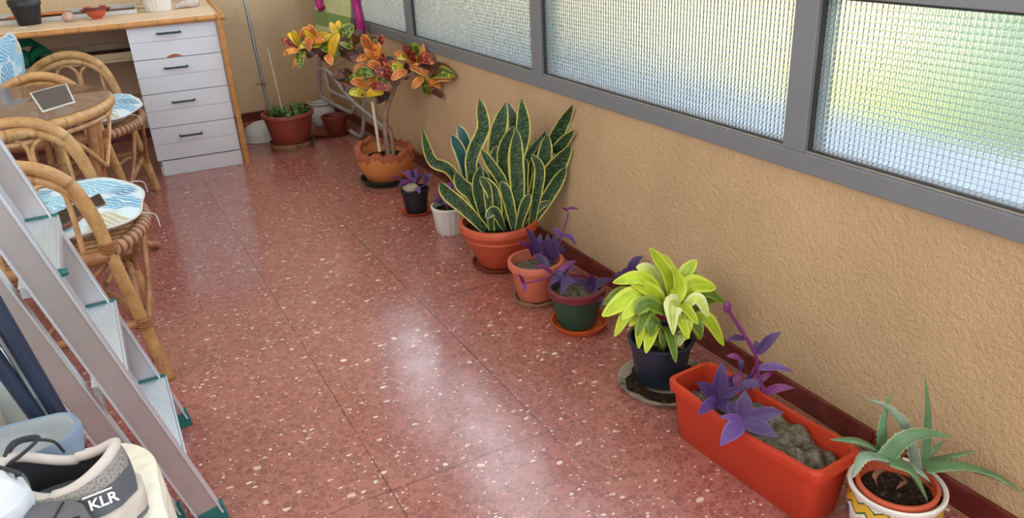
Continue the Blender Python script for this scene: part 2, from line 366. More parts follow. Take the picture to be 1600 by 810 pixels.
# ------------------------------------------------------------------ mesh building
class MB:
    def __init__(s): s.v = []; s.f = []; s.uv = []; s.mi = []; s.cur = 0
    def _f(s, idx, uv=None): s.f.append(tuple(idx)); s.uv.append(uv or [(0, 0)] * len(idx)); s.mi.append(s.cur)
    def box(s, a, b, rot=None, org=None):
        x0, y0, z0 = a; x1, y1, z1 = b; o = len(s.v)
        P = [Vector(p) for p in ((x0, y0, z0), (x1, y0, z0), (x1, y1, z0), (x0, y1, z0), (x0, y0, z1), (x1, y0, z1), (x1, y1, z1), (x0, y1, z1))]
        if rot is not None: P = [rot @ p + (Vector(org) if org else Vector()) for p in P]
        s.v += P
        for q in ((0, 3, 2, 1), (4, 5, 6, 7), (0, 1, 5, 4), (1, 2, 6, 5), (2, 3, 7, 6), (3, 0, 4, 7)): s._f([o + i for i in q])
        return s
    def hexa(s, P):       # eight corners, bottom four then top four
        o = len(s.v); s.v += [Vector(p) for p in P]
        for q in ((0, 3, 2, 1), (4, 5, 6, 7), (0, 1, 5, 4), (1, 2, 6, 5), (2, 3, 7, 6), (3, 0, 4, 7)): s._f([o + i for i in q])
        return s
    def tube(s, pts, r, n=10, closed=False, cap=True, nodes=6.0, flat=1.0):
        pts = [Vector(p) for p in pts]; m = len(pts); R = r if isinstance(r, (list, tuple)) else [r] * m
        o = len(s.v); prev = None; L = 0
        for i, p in enumerate(pts):
            a = pts[(i - 1) % m] if (closed or i) else p; b = pts[(i + 1) % m] if (closed or i < m - 1) else p
            t = (b - a).normalized()
            if prev is None:
                up = Vector((0, 0, 1)) if abs(t.z) < .9 else Vector((1, 0, 0)); x = t.cross(up).normalized()
            else: x = (prev - t * prev.dot(t)).normalized()
            prev = x; y = t.cross(x)
            for k in range(n):
                an = 2 * PI * k / n; s.v.append(p + (x * math.cos(an) + y * math.sin(an) * flat) * R[i])
        seg = m if closed else m - 1; ls = [0]
        for i in range(seg): ls.append(ls[-1] + (pts[(i + 1) % m] - pts[i]).length)
        for i in range(seg):
            j = (i + 1) % m
            for k in range(n):
                kk = (k + 1) % n
                s._f((o + i * n + k, o + i * n + kk, o + j * n + kk, o + j * n + k),
                     [(k / n, ls[i] * nodes), ((k + 1) / n, ls[i] * nodes), ((k + 1) / n, ls[i + 1] * nodes), (k / n, ls[i + 1] * nodes)])
        if cap and not closed:
            s._f([o + k for k in range(n)][::-1]); s._f([o + (m - 1) * n + k for k in range(n)])
        return s
    def lathe(s, prof, n=40, org=(0, 0, 0), jit=None, cap=True):
        org = Vector(org); o = len(s.v); m = len(prof)
        tot = sum(math.hypot(prof[i + 1][0] - prof[i][0], prof[i + 1][1] - prof[i][1]) for i in range(m - 1)) or 1
        for i, (r, z) in enumerate(prof):
            for k in range(n):
                a = 2 * PI * k / n; rr, zz = (r, z) if jit is None else jit(i, a, r, z)
                s.v.append(org + Vector((rr * math.cos(a), rr * math.sin(a), zz)))
        for i in range(m - 1):
            za = prof[i][1]; zb = prof[i + 1][1]; zm = max(p[1] for p in prof) or 1
            for k in range(n):
                kk = (k + 1) % n
                s._f((o + i * n + k, o + i * n + kk, o + (i + 1) * n + kk, o + (i + 1) * n + k),
                     [(k / n, za / zm), ((k + 1) / n, za / zm), ((k + 1) / n, zb / zm), (k / n, zb / zm)])
        if cap:
            if prof[0][0] > 1e-5: s._f([o + k for k in range(n)][::-1])
            if prof[-1][0] > 1e-5: s._f([o + (m - 1) * n + k for k in range(n)])
        return s
    def blob(s, c, r, n=14, m=9, sq=(1, 1, 1), rough=0.0, seed=0):
        rnd = random.Random(seed); ph = [rnd.uniform(0, 6) for _ in range(6)]; c = Vector(c); o = len(s.v)
        for i in range(m + 1):
            th = PI * i / m
            for k in range(n):
                a = 2 * PI * k / n; d = Vector((math.sin(th) * math.cos(a), math.sin(th) * math.sin(a), math.cos(th)))
                w = 1 + rough * (math.sin(3 * d.x + ph[0]) * math.sin(4 * d.y + ph[1]) + .6 * math.sin(6 * d.z + ph[2] + 3 * d.x) + .4 * math.sin(9 * d.y + ph[3]))
                s.v.append(c + Vector((d.x * sq[0], d.y * sq[1], d.z * sq[2])) * r * w)
        for i in range(m):
            for k in range(n):
                kk = (k + 1) % n; s._f((o + i * n + k, o + (i + 1) * n + k, o + (i + 1) * n + kk, o + i * n + kk))
        return s
    def leaf(s, pts, w, th=.0012, fold=.15, hint=(0, 0, 1), twist=0.0, prof='lance', n=12, m=3, wave=0.0, tip=.0):
        P = [Vector(p) for p in pts]; Q = []
        E = [P[0] * 2 - P[1]] + P + [P[-1] * 2 - P[-2]]      # Catmull-Rom
        segs = len(P) - 1
        for i in range(n + 1):
            t = i / n * segs; j = min(int(t), segs - 1); t -= j; a, b, c, d = E[j:j + 4]
            Q.append(.5 * ((2 * b) + (c - a) * t + (2 * a - 5 * b + 4 * c - d) * t * t + (3 * b - a - 3 * c + d) * t ** 3))
        o = len(s.v); hint = Vector(hint); K = 4 * m
        for i, q in enumerate(Q):
            t = i / n; T = (Q[min(i + 1, n)] - Q[max(i - 1, 0)]).normalized()
            S = T.cross(hint)
            if S.length < 1e-3: S = T.cross(Vector((.3, .8, .2)))
            S.normalize(); Nn = S.cross(T).normalized(); tw = twist * t
            S, Nn = S * math.cos(tw) + Nn * math.sin(tw), Nn * math.cos(tw) - S * math.sin(tw)
            if prof == 'lance': f = math.sin(PI * min(1, (t * .96 + .06)) ** .8) ** .8 if t < .999 else .03
            elif prof == 'strap': f = (.62 + .38 * math.sin(PI * min(1, t * 1.3) / 1.3)) * (1 if t < .72 else max(.03, math.cos((t - .72) / .28 * PI / 2) ** .7))
            elif prof == 'oval': f = max(.05, math.sin(PI * (t * .97 + .02)) ** .62)
            elif prof == 'spike': f = (1 - t) ** .75 * (.85 + .15 * math.sin(PI * t)) + .02
            elif prof == 'heart': f = max(.04, (min(1, t * 5) ** .5) * (1 - t) ** .7 * 1.15)
            h = w * .5 * f
            for k in range(K):
                if k <= 2 * m: x = -1 + k / m; top = 1
                else: x = 1 - (k - 2 * m) / m; top = -1
                e = (1 - x * x); z = fold * abs(x) * h + top * th * e * min(1, f * 2) + wave * h * math.sin(t * 17 + 2 * x) * abs(x)
                s.v.append(q + S * (x * h) + Nn * z)
        us = [(k / (2 * m)) if k <= 2 * m else 1 - (k - 2 * m) / (2 * m) for k in range(K)] + [0]
        for i in range(n):
            for k in range(K):
                kk = (k + 1) % K
                s._f((o + i * K + k, o + i * K + kk, o + (i + 1) * K + kk, o + (i + 1) * K + k), [(us[k], i / n), (us[k + 1], i / n), (us[k + 1], (i + 1) / n), (us[k], (i + 1) / n)])
        s._f([o + k for k in range(K)][::-1]); s._f([o + n * K + k for k in range(K)])
        return s
    def build(s, name, mats, parent=None, smooth=True, bevel=0.0, auto=None):
        me = bpy.data.meshes.new(name); me.from_pydata([tuple(v) for v in s.v], [], s.f)
        if not isinstance(mats, (list, tuple)): mats = [mats]
        for m in mats: me.materials.append(m)
        ul = me.uv_layers.new(name='UVMap'); k = 0
        for uv in s.uv:
            for c in uv: ul.data[k].uv = c; k += 1
        for p, mi in zip(me.polygons, s.mi): p.material_index = mi; p.use_smooth = smooth
        me.update()
        o = bpy.data.objects.new(name, me); COL.objects.link(o)
        if parent: o.parent = parent
        if smooth:
            try: me.set_sharp_from_angle(angle=math.radians(50))
            except Exception: pass
        if bevel:
            b = o.modifiers.new('bevel', 'BEVEL'); b.width = bevel; b.segments = 2; b.limit_method = 'ANGLE'
        return o

def tag(o, label=None, cat=None, group=None, kind=None):
    if label: o['label'] = label
    if cat: o['category'] = cat
    if group: o['group'] = group
    if kind: o['kind'] = kind
    return o
def thing(name, loc, label, cat, group=None, rz=0.0):
    o = bpy.data.objects.new(name, None); COL.objects.link(o); o.location = loc; o.rotation_euler = (0, 0, rz)
    o.empty_display_size = .05
    return tag(o, label, cat, group)
def keep(o, root):          # o was built in world coordinates: parent it without moving it
    o.parent = root; o.matrix_parent_inverse = (Matrix.Translation(root.location) @ root.rotation_euler.to_matrix().to_4x4()).inverted(); return o
def arc(c, r, a0, a1, n, ax=Vector((1, 0, 0)), ay=Vector((0, 0, 1)), rx=None):
    rx = rx or r; return [Vector(c) + ax * rx * math.cos(a0 + (a1 - a0) * i / n) + ay * r * math.sin(a0 + (a1 - a0) * i / n) for i in range(n + 1)]
def smoothpts(P, n=6):
    P = [Vector(p) for p in P]; E = [P[0] * 2 - P[1]] + P + [P[-1] * 2 - P[-2]]; out = []
    for j in range(len(P) - 1):
        a, b, c, d = E[j:j + 4]
        for i in range(n):
            t = i / n; out.append(.5 * ((2 * b) + (c - a) * t + (2 * a - 5 * b + 4 * c - d) * t * t + (3 * b - a - 3 * c + d) * t ** 3))
    return out + [P[-1]]

# ------------------------------------------------------------------ the terrace: floor, walls, windows
XW, YF, XL, YB, ZC = 1.335, 5.06, -1.35, -1.6, 2.45
def struct(name, mb, mat, **kw): return tag(mb.build(name, mat, smooth=False, **kw), kind='structure')
struct('floor', MB().box((XL - .1, YB - .1, -.12), (XW + .2, YF + .15, 0)), M['floor'])
struct('ceiling', MB().box((XL - .1, YB - .1, ZC), (XW + .2, YF + .15, ZC + .12)), M['white_paint'])
FB = .587            # underside of the aluminium frame
struct('wall_right', MB().box((XW, YB - .1, 0), (XW + .17, YF, FB)), M['wall'])
struct('wall_right_lintel', MB().box((XW, YB - .1, 2.3), (XW + .17, YF, ZC)), M['wall'])
struct('wall_far', MB().box((XL - .1, YF, 0), (XW + .17, YF + .15, ZC)), M['wall_far'])
struct('wall_left', MB().box((XL - .12, YB, 0), (XL, YF, ZC)), M['white_paint'])
struct('wall_back', MB().box((XL, YB - .12, 0), (XW, YB, ZC)), M['white_paint'])
sk = MB()
random.seed(3); y = -1.5
while y < YF - .02:
    y2 = min(y + .40, YF); dz = random.uniform(-.001, .001)
    sk.box((XW - .012, y + .0008, 0.004), (XW - .0005, y2 - .0008, .062 + dz)); y = y2
struct('baseboard_right', sk, M['skirt'], bevel=.0012)
sk = MB(); x = XL
while x < XW - .03:
    x2 = min(x + .4, XW - .013); sk.box((x + .0008, YF - .012, .004), (x2 - .0008, YF - .0005, .062)); x = x2
struct('baseboard_far', sk, M['skirt'], bevel=.0012)
struct('trim_5', MB().box((XW - .0135, -1.5, .0005), (XW - .0005, YF, .004)).box((XL, YF - .0135, .0005), (XW - .014, YF - .0005, .004)), M['grout'])
# continuous aluminium frame: bottom rail, transom, posts, all standing 12 mm proud of the wall
XF0, XF1 = XW - .012, XW + .045
posts = [(1.172, 1.234), (2.303, 2.367), (3.465, 3.534), (4.66, 4.73), (-.02, .05)]
struct('trim_1', MB().box((XF0, YB, FB), (XF1, YF - .001, .631)), M['alu_grey'], bevel=.002)
struct('trim_2', MB().box((XF0 - .004, YB, .958), (XF1, YF - .001, 1.03)), M['alu_grey'], bevel=.002)
mb = MB()
for a, b in posts: mb.box((XF0 + .001, a, .631), (XF1, b, .958)); mb.box((XF0 + .001, a, 1.03), (XF1, b, 2.3))
struct('trim_3', mb, M['alu_grey'], bevel=.002)
struct('trim_4', MB().box((XF0, YB, 2.26), (XF1, YF - .001, 2.3)), M['alu_grey'], bevel=.002)
order = sorted(posts); spans = [(order[i][1], order[i + 1][0]) for i in range(len(order) - 1)] + [(order[-1][1], YF)]
for i, (a, b) in enumerate(spans):
    w = MB()
    z0, z1 = .631, .958; t = .006
    w.box((XF0 + .012, a, z0), (XF0 + .026, a + t, z1)).box((XF0 + .012, b - t, z0), (XF0 + .026, b, z1)).box((XF0 + .012, a + t, z0), (XF0 + .026, b - t, z0 + t)).box((XF0 + .012, a + t, z1 - t), (XF0 + .026, b - t, z1))
    wo = w.build('window_%d' % (i + 1), M['gasket'], smooth=False); tag(wo, kind='structure')
    MB().box((XF0 + .008, a + .001, z0 + .0005), (XF0 + .0118, a + .003, z1)).box((XF0 + .008, a + .003, z0 + .0005), (XF0 + .0118, b, z0 + .003)).build('glazing_bead', M['bead'], wo, smooth=False)
    MB().box((XF0 + .018, a + t, z0 + t), (XF0 + .0215, b - t, z1 - t)).build('pane', M['glass'], wo, smooth=False)
# outside: pale ledge under the windows, lawn, hedge, pale house further along
struct('trim_6', MB().box((XW + .05, YB, .48), (XW + .33, YF + 6, .60)), M['ledge'])
lawn = N('lawn'); lawn.set(lawn.ramp(lawn.noise(lawn.coord(), .6, 4), [(.3, srgb(150, 164, 74)), (.7, srgb(196, 200, 104))]), .9)
pave = N('pale_paving'); pave.set(pave.ramp(pave.noise(pave.coord(), .5, 3), [(.3, srgb(206, 190, 160)), (.7, srgb(228, 216, 194))]), .9)
tag(MB().box((1.8, -40, -3.2), (60, 14, -3.0)).build('lawn', lawn.m, smooth=False), 'sunlit green lawn blurred behind the patterned glass', 'lawn', kind='structure')
tag(MB().box((1.8, 14, -3.2), (60, 90, -2.98)).build('ground_paving', pave.m, smooth=False), kind='structure')
hedge = N('hedge_leaves'); hedge.set(hedge.ramp(hedge.noise(hedge.coord(), 3.2, 6, .7), [(.35, srgb(84, 112, 88)), (.7, srgb(140, 164, 136))]), .9)
rnd = random.Random(5); hb = MB()
for k in range(14):
    hb.blob((9.5 + rnd.uniform(-.6, .6), -7 + k * .95, -1.4 + rnd.uniform(-.2, .3)), 1.5, 16, 10, (1, 1, 1.15), .12, k)
fac = N('cream_render'); fac.set(fac.ramp(fac.noise(fac.coord(), .4, 3), [(.3, srgb(226, 204, 170)), (.7, srgb(240, 224, 196))]), .9)
hs = MB().box((3, 21, -3), (26, 30, 6)).build('house', fac.m, smooth=False); tag(hs, 'cream rendered house blurred behind the far panes of patterned glass', 'house')
tag(hb.build('hedge', hedge.m), 'dull green hedge blurred behind the nearest pane of patterned glass', 'hedge', kind='stuff')

# ------------------------------------------------------------------ desk with drawer unit
DX, DY, DR = 0.603, 4.141, math.atan2(-.033, .408)
desk = thing('writing_desk', (DX, DY, 0), 'white writing desk with four drawers and varnished cane edging, against the far wall', 'desk', None, DR)
MB().box((-1.42, -.015, .732), (.012, .78, .752)).build('desktop', M['desk_wood'], desk, False, .003)
MB().tube([(-1.44, -.024, .735), (.03, -.024, .735)], .013, 12).build('edge_trim', M['desk_cane'], desk)
MB().box((-.405, .022, .045), (-.012, .55, .731)).build('carcass', M['desk_side'], desk, False, .002)
MB().box((-.395, .004, 0), (-.014, .02, .075)).box((-.405, .018, 0), (-.395, .50, .0445)).build('plinth', M['desk_white'], desk, False, .002)
zs = [.73, .570, .408, .244, .080]
for i in range(4):
    a, b = zs[i + 1], zs[i]; mid = (a + b) / 2
    d = MB().box((-.411, 0, a + .0015), (-.016, .021, mid - .0008)).box((-.411, 0, mid + .0008), (-.016, .021, b - .0015)).box((-.409, .004, mid - .001), (-.018, .021, mid + .001)).build('drawer', M['desk_white'], desk, False, .0015)
    hz = mid + (.036 if i < 3 else .033); hx = -.232
    MB().tube([(hx - .05, .004, hz), (hx - .05, -.02, hz), (hx - .045, -.024, hz), (hx + .045, -.024, hz), (hx + .05, -.02, hz), (hx + .05, .004, hz)], .0048, 8).build('handle', M['handle'], d)
    if i == 0:
        MB().leaf([(-.262, -.001, a + .003), (-.226, -.002, a + .010), (-.19, -.001, a + .003)], .012, .0006, .0, (0, 1, 0)).build('chipped_patch', M['terracotta_raw'], d)
MB().tube([(.001, -.02, .75), (.006, -.018, 0.0)], .0145, 12).tube([(.004, .74, .75), (.004, .74, 0)], .0145, 12).tube([(-.012, -.03, .738), (.012, -.03, .752), (.014, .76, .752)], .010, 8).build('leg', M['desk_cane'], desk)
MB().tube([(-1.40, .0, .73), (-1.40, 0, 0)], .0145, 12).tube([(-1.40, .74, .73), (-1.40, .74, 0)], .0145, 12).build('leg', M['desk_cane'], desk)
MB().box((-1.40, .20, .548), (-.406, .55, .562)).build('shelf', M['shelf_wood'], desk, False, .001)
MB().box((-1.4, .70, .30), (-.41, .715, .731)).build('back_panel', M['desk_wood'], desk, False)
# tray on the shelf
tray = thing('wooden_tray', desk.location, 'shallow grey-brown wooden tray on the shelf under the desk', 'tray', None, DR)
MB().box((-.80, .21, .563), (-.415, .54, .569)).build('tray_floor', M['tray_dark'], tray, False)
MB().box((-.80, .20, .563), (-.415, .212, .592)).box((-.80, .53, .569), (-.415, .54, .60)).box((-.81, .20, .563), (-.80, .54, .60)).build('tray_rim', M['shelf_wood'], tray, False, .001)
# crumpled green bag on the shelf
random.seed(11); gb = MB(); gc = at_y(48, 88, 4.45)
for k in range(7):
    gb.blob((gc.x - .02 + random.uniform(-.09, .05), gc.y + random.uniform(-.05, .08), .60 + random.uniform(-.01, .02)), random.uniform(.03, .045), 12, 8, (1.2, 1, .8), .22, k)
gb.leaf([(gc.x, gc.y - .03, .60), (gc.x + .06, gc.y - .06, .63), (gc.x + .12, gc.y - .05, .575)], .07, .001, .3, (0, -1, 1), 1.0)
gb.leaf([(gc.x - .1, gc.y, .62), (gc.x - .02, gc.y - .03, .68), (gc.x + .08, gc.y, .64)], .08, .001, .3, (0, -1, .5), .8)
tag(gb.build('plastic_bag', M['green_bag']), 'crumpled green plastic bag on the shelf under the desk', 'bag')

ZD = .7525
def on_desk(u, v, z=ZD): p = at_z(u, v, z); return Vector((p.x, p.y, z))
def pot_thing(name, label, p, rb, rt, h, mat, lip=.01, liph=.015, group=None, soil='soil', soilz=None, cat='potted plant', n=44, wall=.004, ribs=None, parts=True, partname='pot', jit=None):
    t = thing(name, (p[0], p[1], p[2]), label, cat, group)
    prof = [(rb * .96, 0), (rb, .004), (rt - .002, h - liph), (rt - .001 + lip, h - liph + .001), (rt + lip, h - .002), (rt + lip - .002, h), (rt - wall, h), (rt - wall - .001, h - liph), (rb + (rt - rb) * .55 - wall, h * .55)]
    jj = jit
    if ribs: jj = lambda i, a, r, z: (r + (ribs[1] * math.cos(a * ribs[0]) if i in (1, 2) else 0), z)
    MB().lathe(prof, n if not ribs else ribs[0] * 6, jit=jj).build(partname, mat, t)
    if soil:
        sz = soilz if soilz is not None else h - liph - .008
        rs = rb + (rt - rb) * (sz / h) - wall - .0005; rd = random.Random(len(label))
        ph = rd.uniform(0, 6)
        MB().lathe([(rs, sz), (rs * .75, sz + .003), (rs * .45, sz + .004), (0.0001, sz + .005)], 28, jit=lambda i, a, r, z: (r, z + .0035 * math.sin(3 * a + i * 2 + ph))).build('soil', M[soil], t)
    return t
def saucer(name, label, p, r, h, mat, group=None, rb=None, wall=.004, n=44, jit=None):
    rb = rb or r * .82
    mb = MB().lathe([(rb, 0), (rb + .002, .001), (r, h), (r - wall, h), (rb - wall + .001, .005), (.0001, .0045)], n, jit=jit)
    o = mb.build(name, mat); o.location = (p[0], p[1], p[2] if len(p) > 2 else 0)
    return tag(o, label, 'saucer', group)

# things on the desk
p = on_desk(47, 40)
pot_thing('flower_pot', 'black square-based plastic nursery pot on the left of the desk', (p.x, p.y + .05, ZD), .048, .066, .115, M['black_pot'], .004, .03, cat='pot', soilz=.09)
p = on_desk(108, 34)
o = MB().blob((0, 0, .022), .028, 18, 12, (1, 1, .8), .05, 3).build('stone', M['pinkstone']); o.location = (p.x, p.y, ZD); tag(o, 'rounded pale pink stone between black pot and small red bowl', 'stone')
p = on_desk(153, 30)
bw = MB().lathe([(.022, 0), (.022, .006), (.035, .014), (.048, .04), (.050, .056), (.047, .056), (.044, .04), (.03, .018), (.0001, .014)], 36).build('bowl', M['terracotta']); bw.location = (p.x, p.y + .02, ZD)
tag(bw, 'small footed red clay bowl holding a pale stone on the desk', 'bowl')
MB().lathe([(.0482, .0395), (.0508, .056), (.0466, .0565), (.0475, .05)], 36, cap=False).build('rim', M['maroon'], bw)
o = MB().blob((0, 0, .02), .027, 18, 12, (1.1, 1, .75), .06, 8).build('stone', M['pinkstone']); o.location = (p.x, p.y + .02, ZD + .02); tag(o, 'pale stone lying inside the small red clay bowl', 'stone')
p = on_desk(250, 18)
pot_thing('flower_pot', 'white ribbed pot near the right end of the desk', (p.x, p.y + .05, ZD), .062, .078, .15, M['white_pot'], .003, .012, cat='pot', ribs=(22, .0018), soilz=.12)
p = on_desk(300, 12)
sh = MB().blob((0, 0, .022), .034, 20, 12, (1.3, .8, .72), .04, 5).tube(smoothpts([(-.03, 0, .02), (-.06, .004, .016), (-.085, .0, .008)], 4), [.018] * 4 + [.012] * 4 + [.004], 10)
for k in range(5): sh.tube([Vector((.012 + .008 * k, math.cos(a) * (.026 - .004 * k), .022 + math.sin(a) * (.024 - .003 * k))) for a in [2 * PI * q / 14 for q in range(14)]], .0022, 5, closed=True)
o = sh.build('seashell', M['shoe_lining']); o.location = (p.x, p.y + .02, ZD); o.rotation_euler = (0, 0, .25); tag(o, 'cream whelk seashell at the right end of the desk', 'seashell')
# two low crates behind with terracotta pieces
cr = thing('display_tray', desk.location, 'long pale-edged tray of clay pieces at the back left of the desk', 'tray', None, DR)
MB().box((-1.2, .36, .7525), (-.36, .67, .757)).build('tray_floor', M['tray_dark'], cr, False)
MB().box((-1.2, .352, .7525), (-.36, .36, .772)).box((-1.2, .67, .7525), (-.36, .678, .775)).box((-.36, .352, .7525), (-.352, .678, .774)).build('tray_rim', M['mat_white'], cr, False, .001)
Rd = Matrix.Rotation(DR, 3, 'Z')
def dl(x, y, z): return Rd @ Vector((x, y, 0)) + Vector((DX, DY, z))
for (x, y, r, nm, lab, mt) in ((-.74, .50, .09, 'clay_plate', 'flat orange clay plate in the display tray, left of the two', 'terracotta_clay'), (-.545, .52, .075, 'clay_dish', 'round brown clay dish behind the small red bowl', 'terracotta_raw')):
    o = MB().lathe([(r * .6, 0), (r, .02), (r - .004, .021), (r * .58, .006), (.0001, .005)], 36).build(nm, M[mt]); o.location = dl(x, y, .758); tag(o, lab, 'dish')
o = MB().blob((0, 0, 0), .03, 14, 9, (2.4, 1.0, .6), .12, 4).build('clay_shard', M['terracotta_clay']); o.location = dl(-.86, .43, .774); tag(o, 'long orange clay shard at the front of the display tray', 'clay shard')
o = MB().lathe([(.035, 0), (.06, .03), (.072, .05), (.068, .05), (.03, .006), (.0001, .005)], 36).build('bowl', M['red_planter']); o.location = dl(-.26, .62, ZD); tag(o, 'red bowl at the back of the desk behind white pot', 'bowl')

# ------------------------------------------------------------------ cane armchairs
def hoop(y, lean=0.0):   # side hoop of the chair, foot to foot, x forward
    P = [(0, 0), (-.034, .235), (-.060, .41), (-.072, .50), (-.10, .585), (-.145, .632), (-.21, .655), (-.28, .650), (-.36, .615), (-.425, .55), (-.455, .45), (-.47, .25), (-.48, 0)]
    return smoothpts([(x, y, z) for x, z in P], 5)
def make_chair(rng):
    c = thing('armchair', (0, 0, 0), '', 'armchair')
    W = .265
    for s in (-1, 1):
        h = MB().tube(hoop(s * W), .0165, 12, nodes=5).tube([q + Vector((0, -s * .004, -.030)) for q in hoop(s * W)[14:44]], .0125, 10, nodes=5).build('arm_hoop', M['cane'], c)
        for (x0, w, z1) in ((-.158, .085, .602), (-.250, .085, .612), (-.342, .085, .585)):
            zb = .405; P = [(x0 + w / 2, s * W, zb), (x0 + w / 2, s * W, z1 - .07), (x0 + w * .42, s * W, z1 - .025), (x0, s * W, z1), (x0 - w * .42, s * W, z1 - .025), (x0 - w / 2, s * W, z1 - .07), (x0 - w / 2, s * W, zb)]
            MB().tube(smoothpts(P, 4), .0068, 8, nodes=4).build('loop', M['cane_thin'], h)
        for (z0, xx) in ((.17, -.025), (.40, -.058)):
            b = MB().tube([Vector((xx + (.0195 + .0012 * math.sin(a * .5)) * math.cos(a), s * W + .0195 * math.sin(a), z0 + a / (2 * PI) * .0072)) for a in [2 * PI * t / 14 for t in range(57)]], .0036, 5)
            b.build('binding', M['binding'], h)
    # seat frame: rounded wrapped hoop, bulging forward between the arms
    sf = smoothpts([(-.06, -W, .40), (-.01, -.20, .40), (.03, -.11, .40), (.045, 0, .40), (.03, .11, .40), (-.01, .20, .40), (-.06, W, .40)], 5)
    MB().tube(sf, .020, 12, nodes=5.5).build('seat_rail', M['weave'], c)
    MB().tube([(-.06, -W, .392), (-.46, -W, .392)], .017, 10).tube([(-.06, W, .392), (-.46, W, .392)], .017, 10).tube([(-.46, -W, .392), (-.46, W, .392)], .015, 10).build('seat_frame', M['cane_dark'], c)
    st = MB()
    for k in range(15):
        y = -W + .02 + k * (2 * W - .04) / 14; xf = .045 - .105 * (abs(y) / W) ** 2 - .01
        st.tube([(xf, y, .405), (-.45, y, .405)], .0065, 6)
    st.build('seat', M['cane_thin'], c)
    # back: tall hoop with upright canes
    bk = smoothpts([(-.47, -W + .03, .36), (-.50, -W + .03, .55), (-.525, -W + .05, .70), (-.545, -.12, .81), (-.55, 0, .84), (-.545, .12, .81), (-.525, W - .05, .70), (-.50, W - .03, .55), (-.47, W - .03, .36)], 5)
    B = MB().tube(bk, .016, 10)
    for k in range(7):
        y = -.18 + .06 * k; zt = .82 - .9 * y * y * 2.4; B.tube([(-.465, y, .39), (-.50, y, .6), (-.54, y, zt)], .006, 6)
    B.build('backrest', M['cane'], c)
    # braces
    br = MB()
    for s in (-1, 1):
        br.tube(smoothpts([(.030, s * .10, .39), (.012, s * .17, .27), (-.012, s * .245, .17), (-.012, s * (W + .018), .06)], 5), .0085, 8)
        br.tube(smoothpts([(-.10, s * .03, .20), (-.06, s * .15, .20), (-.03, s * .235, .13), (-.012, s * (W - .012), .02)], 5), .0085, 8)
        br.tube([(-.03, s * W, .19), (-.46, s * W, .17)], .013, 8)
        br.tube(smoothpts([(-.07, s * (W - .02), .37), (-.15, s * (W - .02), .30), (-.26, s * (W - .02), .19)], 4), .008, 8)
    br.tube([(-.03, -W, .17), (-.03, W, .17)], .0125, 10); br.tube([(-.465, -W, .17), (-.465, W, .17)], .0125, 10)
    br.build('stretcher', M['cane_dark'], c)
    return c
def copy_tree(o, parent=None):
    c = o.copy(); COL.objects.link(c); c.parent = parent
    for ch in list(o.children): copy_tree(ch, c)
    return c
chair = make_chair(random)
chair.location = (-.004, 2.385, 0); chair['group'] = 'cane armchairs round the glass table'
chair['label'] = 'cane armchair nearest the camera beside the ladder, black case on its cushion'
c2 = copy_tree(chair); c2.location = (.10, 3.70, 0); c2.rotation_euler = (0, 0, math.radians(-12)); c2['label'] = 'cane armchair between the glass table and the white desk'

def cushion(name, label, w, d, h, loc, rot, seed=1, group=None, cat='cushion', front=.0):
    mb = MB(); nx, ny = 22, 22; rnd = random.Random(seed); ph = [rnd.uniform(0, 6) for _ in range(6)]
    def P(i, j, sgn):
        u = -1 + 2 * i / nx; v = -1 + 2 * j / ny
        rr = (abs(u) ** 3.2 + abs(v) ** 3.2) ** (1 / 3.2); mx = max(abs(u), abs(v)) or 1; k = mx / (rr or 1)
        uu, vv = u * k, v * k; e = max(0, 1 - mx ** 4)
        ww = 1 + .025 * math.sin(7 * math.atan2(v, u) + ph[0])
        z = sgn * h / 2 * (e ** .55) * (1 + .10 * math.sin(5 * uu + ph[1]) * math.sin(4 * vv + ph[2]))
        return Vector((uu * w / 2 * ww, vv * d / 2 * ww, z + h / 2))
    o0 = 0
    for sgn in (1, -1):
        o0 = len(mb.v)
        for i in range(nx + 1):
            for j in range(ny + 1): mb.v.append(P(i, j, sgn))
        for i in range(nx):
            for j in range(ny):
                q = (o0 + i * (ny + 1) + j, o0 + (i + 1) * (ny + 1) + j, o0 + (i + 1) * (ny + 1) + j + 1, o0 + i * (ny + 1) + j + 1)
                mb._f(q if sgn > 0 else q[::-1], [(i / nx, j / ny), ((i + 1) / nx, j / ny), ((i + 1) / nx, (j + 1) / ny), (i / nx, (j + 1) / ny)])
    o = mb.build(name, M['fabric']); o.location = loc; o.rotation_euler = rot
    bw = MB(); seam = []
    for k in range(60):
        a = 2 * PI * k / 60; u, v = math.cos(a), math.sin(a); rr = (abs(u) ** 3.2 + abs(v) ** 3.2) ** (1 / 3.2); u, v = u / rr, v / rr
        ww = 1 + .025 * math.sin(7 * math.atan2(v, u) + ph[0]); seam.append((u * w / 2 * ww, v * d / 2 * ww, h / 2))
    bw.tube(seam, .0035, 6, closed=True); bw.build('piping', M['white_dull'], o)
    for s in (-1, 1):
        MB().tube(smoothpts([(w / 2 * .93, s * d * .33, h / 2), (w / 2 + .015, s * d * .34, h / 2 - .01), (w / 2 + .02, s * d * .35, h / 2 - .045)], 4), .0016, 5).build('tie', M['white_dull'], o)
    return tag(o, label, cat, group)
cushion('seat_cushion', 'blue and white leaf-print cushion lying under the black case',   .50, .49, .062, (-.20, 2.385, .419), (0, math.radians(-1), 0), 1, 'leaf-print cushions of the armchairs')
cushion('seat_cushion', 'blue leaf-print seat cushion next to the white drawers', .50, .49, .075, (-.09, 3.735, .419), (0, 0, math.radians(-12)), 4, 'leaf-print cushions of the armchairs')
cushion('back_cushion', 'leaf-print back cushion standing upright behind the glass table', .44, .46, .07, (-.285, 3.72, .565), (0, math.radians(-76), math.radians(-14)), 6, 'leaf-print cushions of the armchairs')
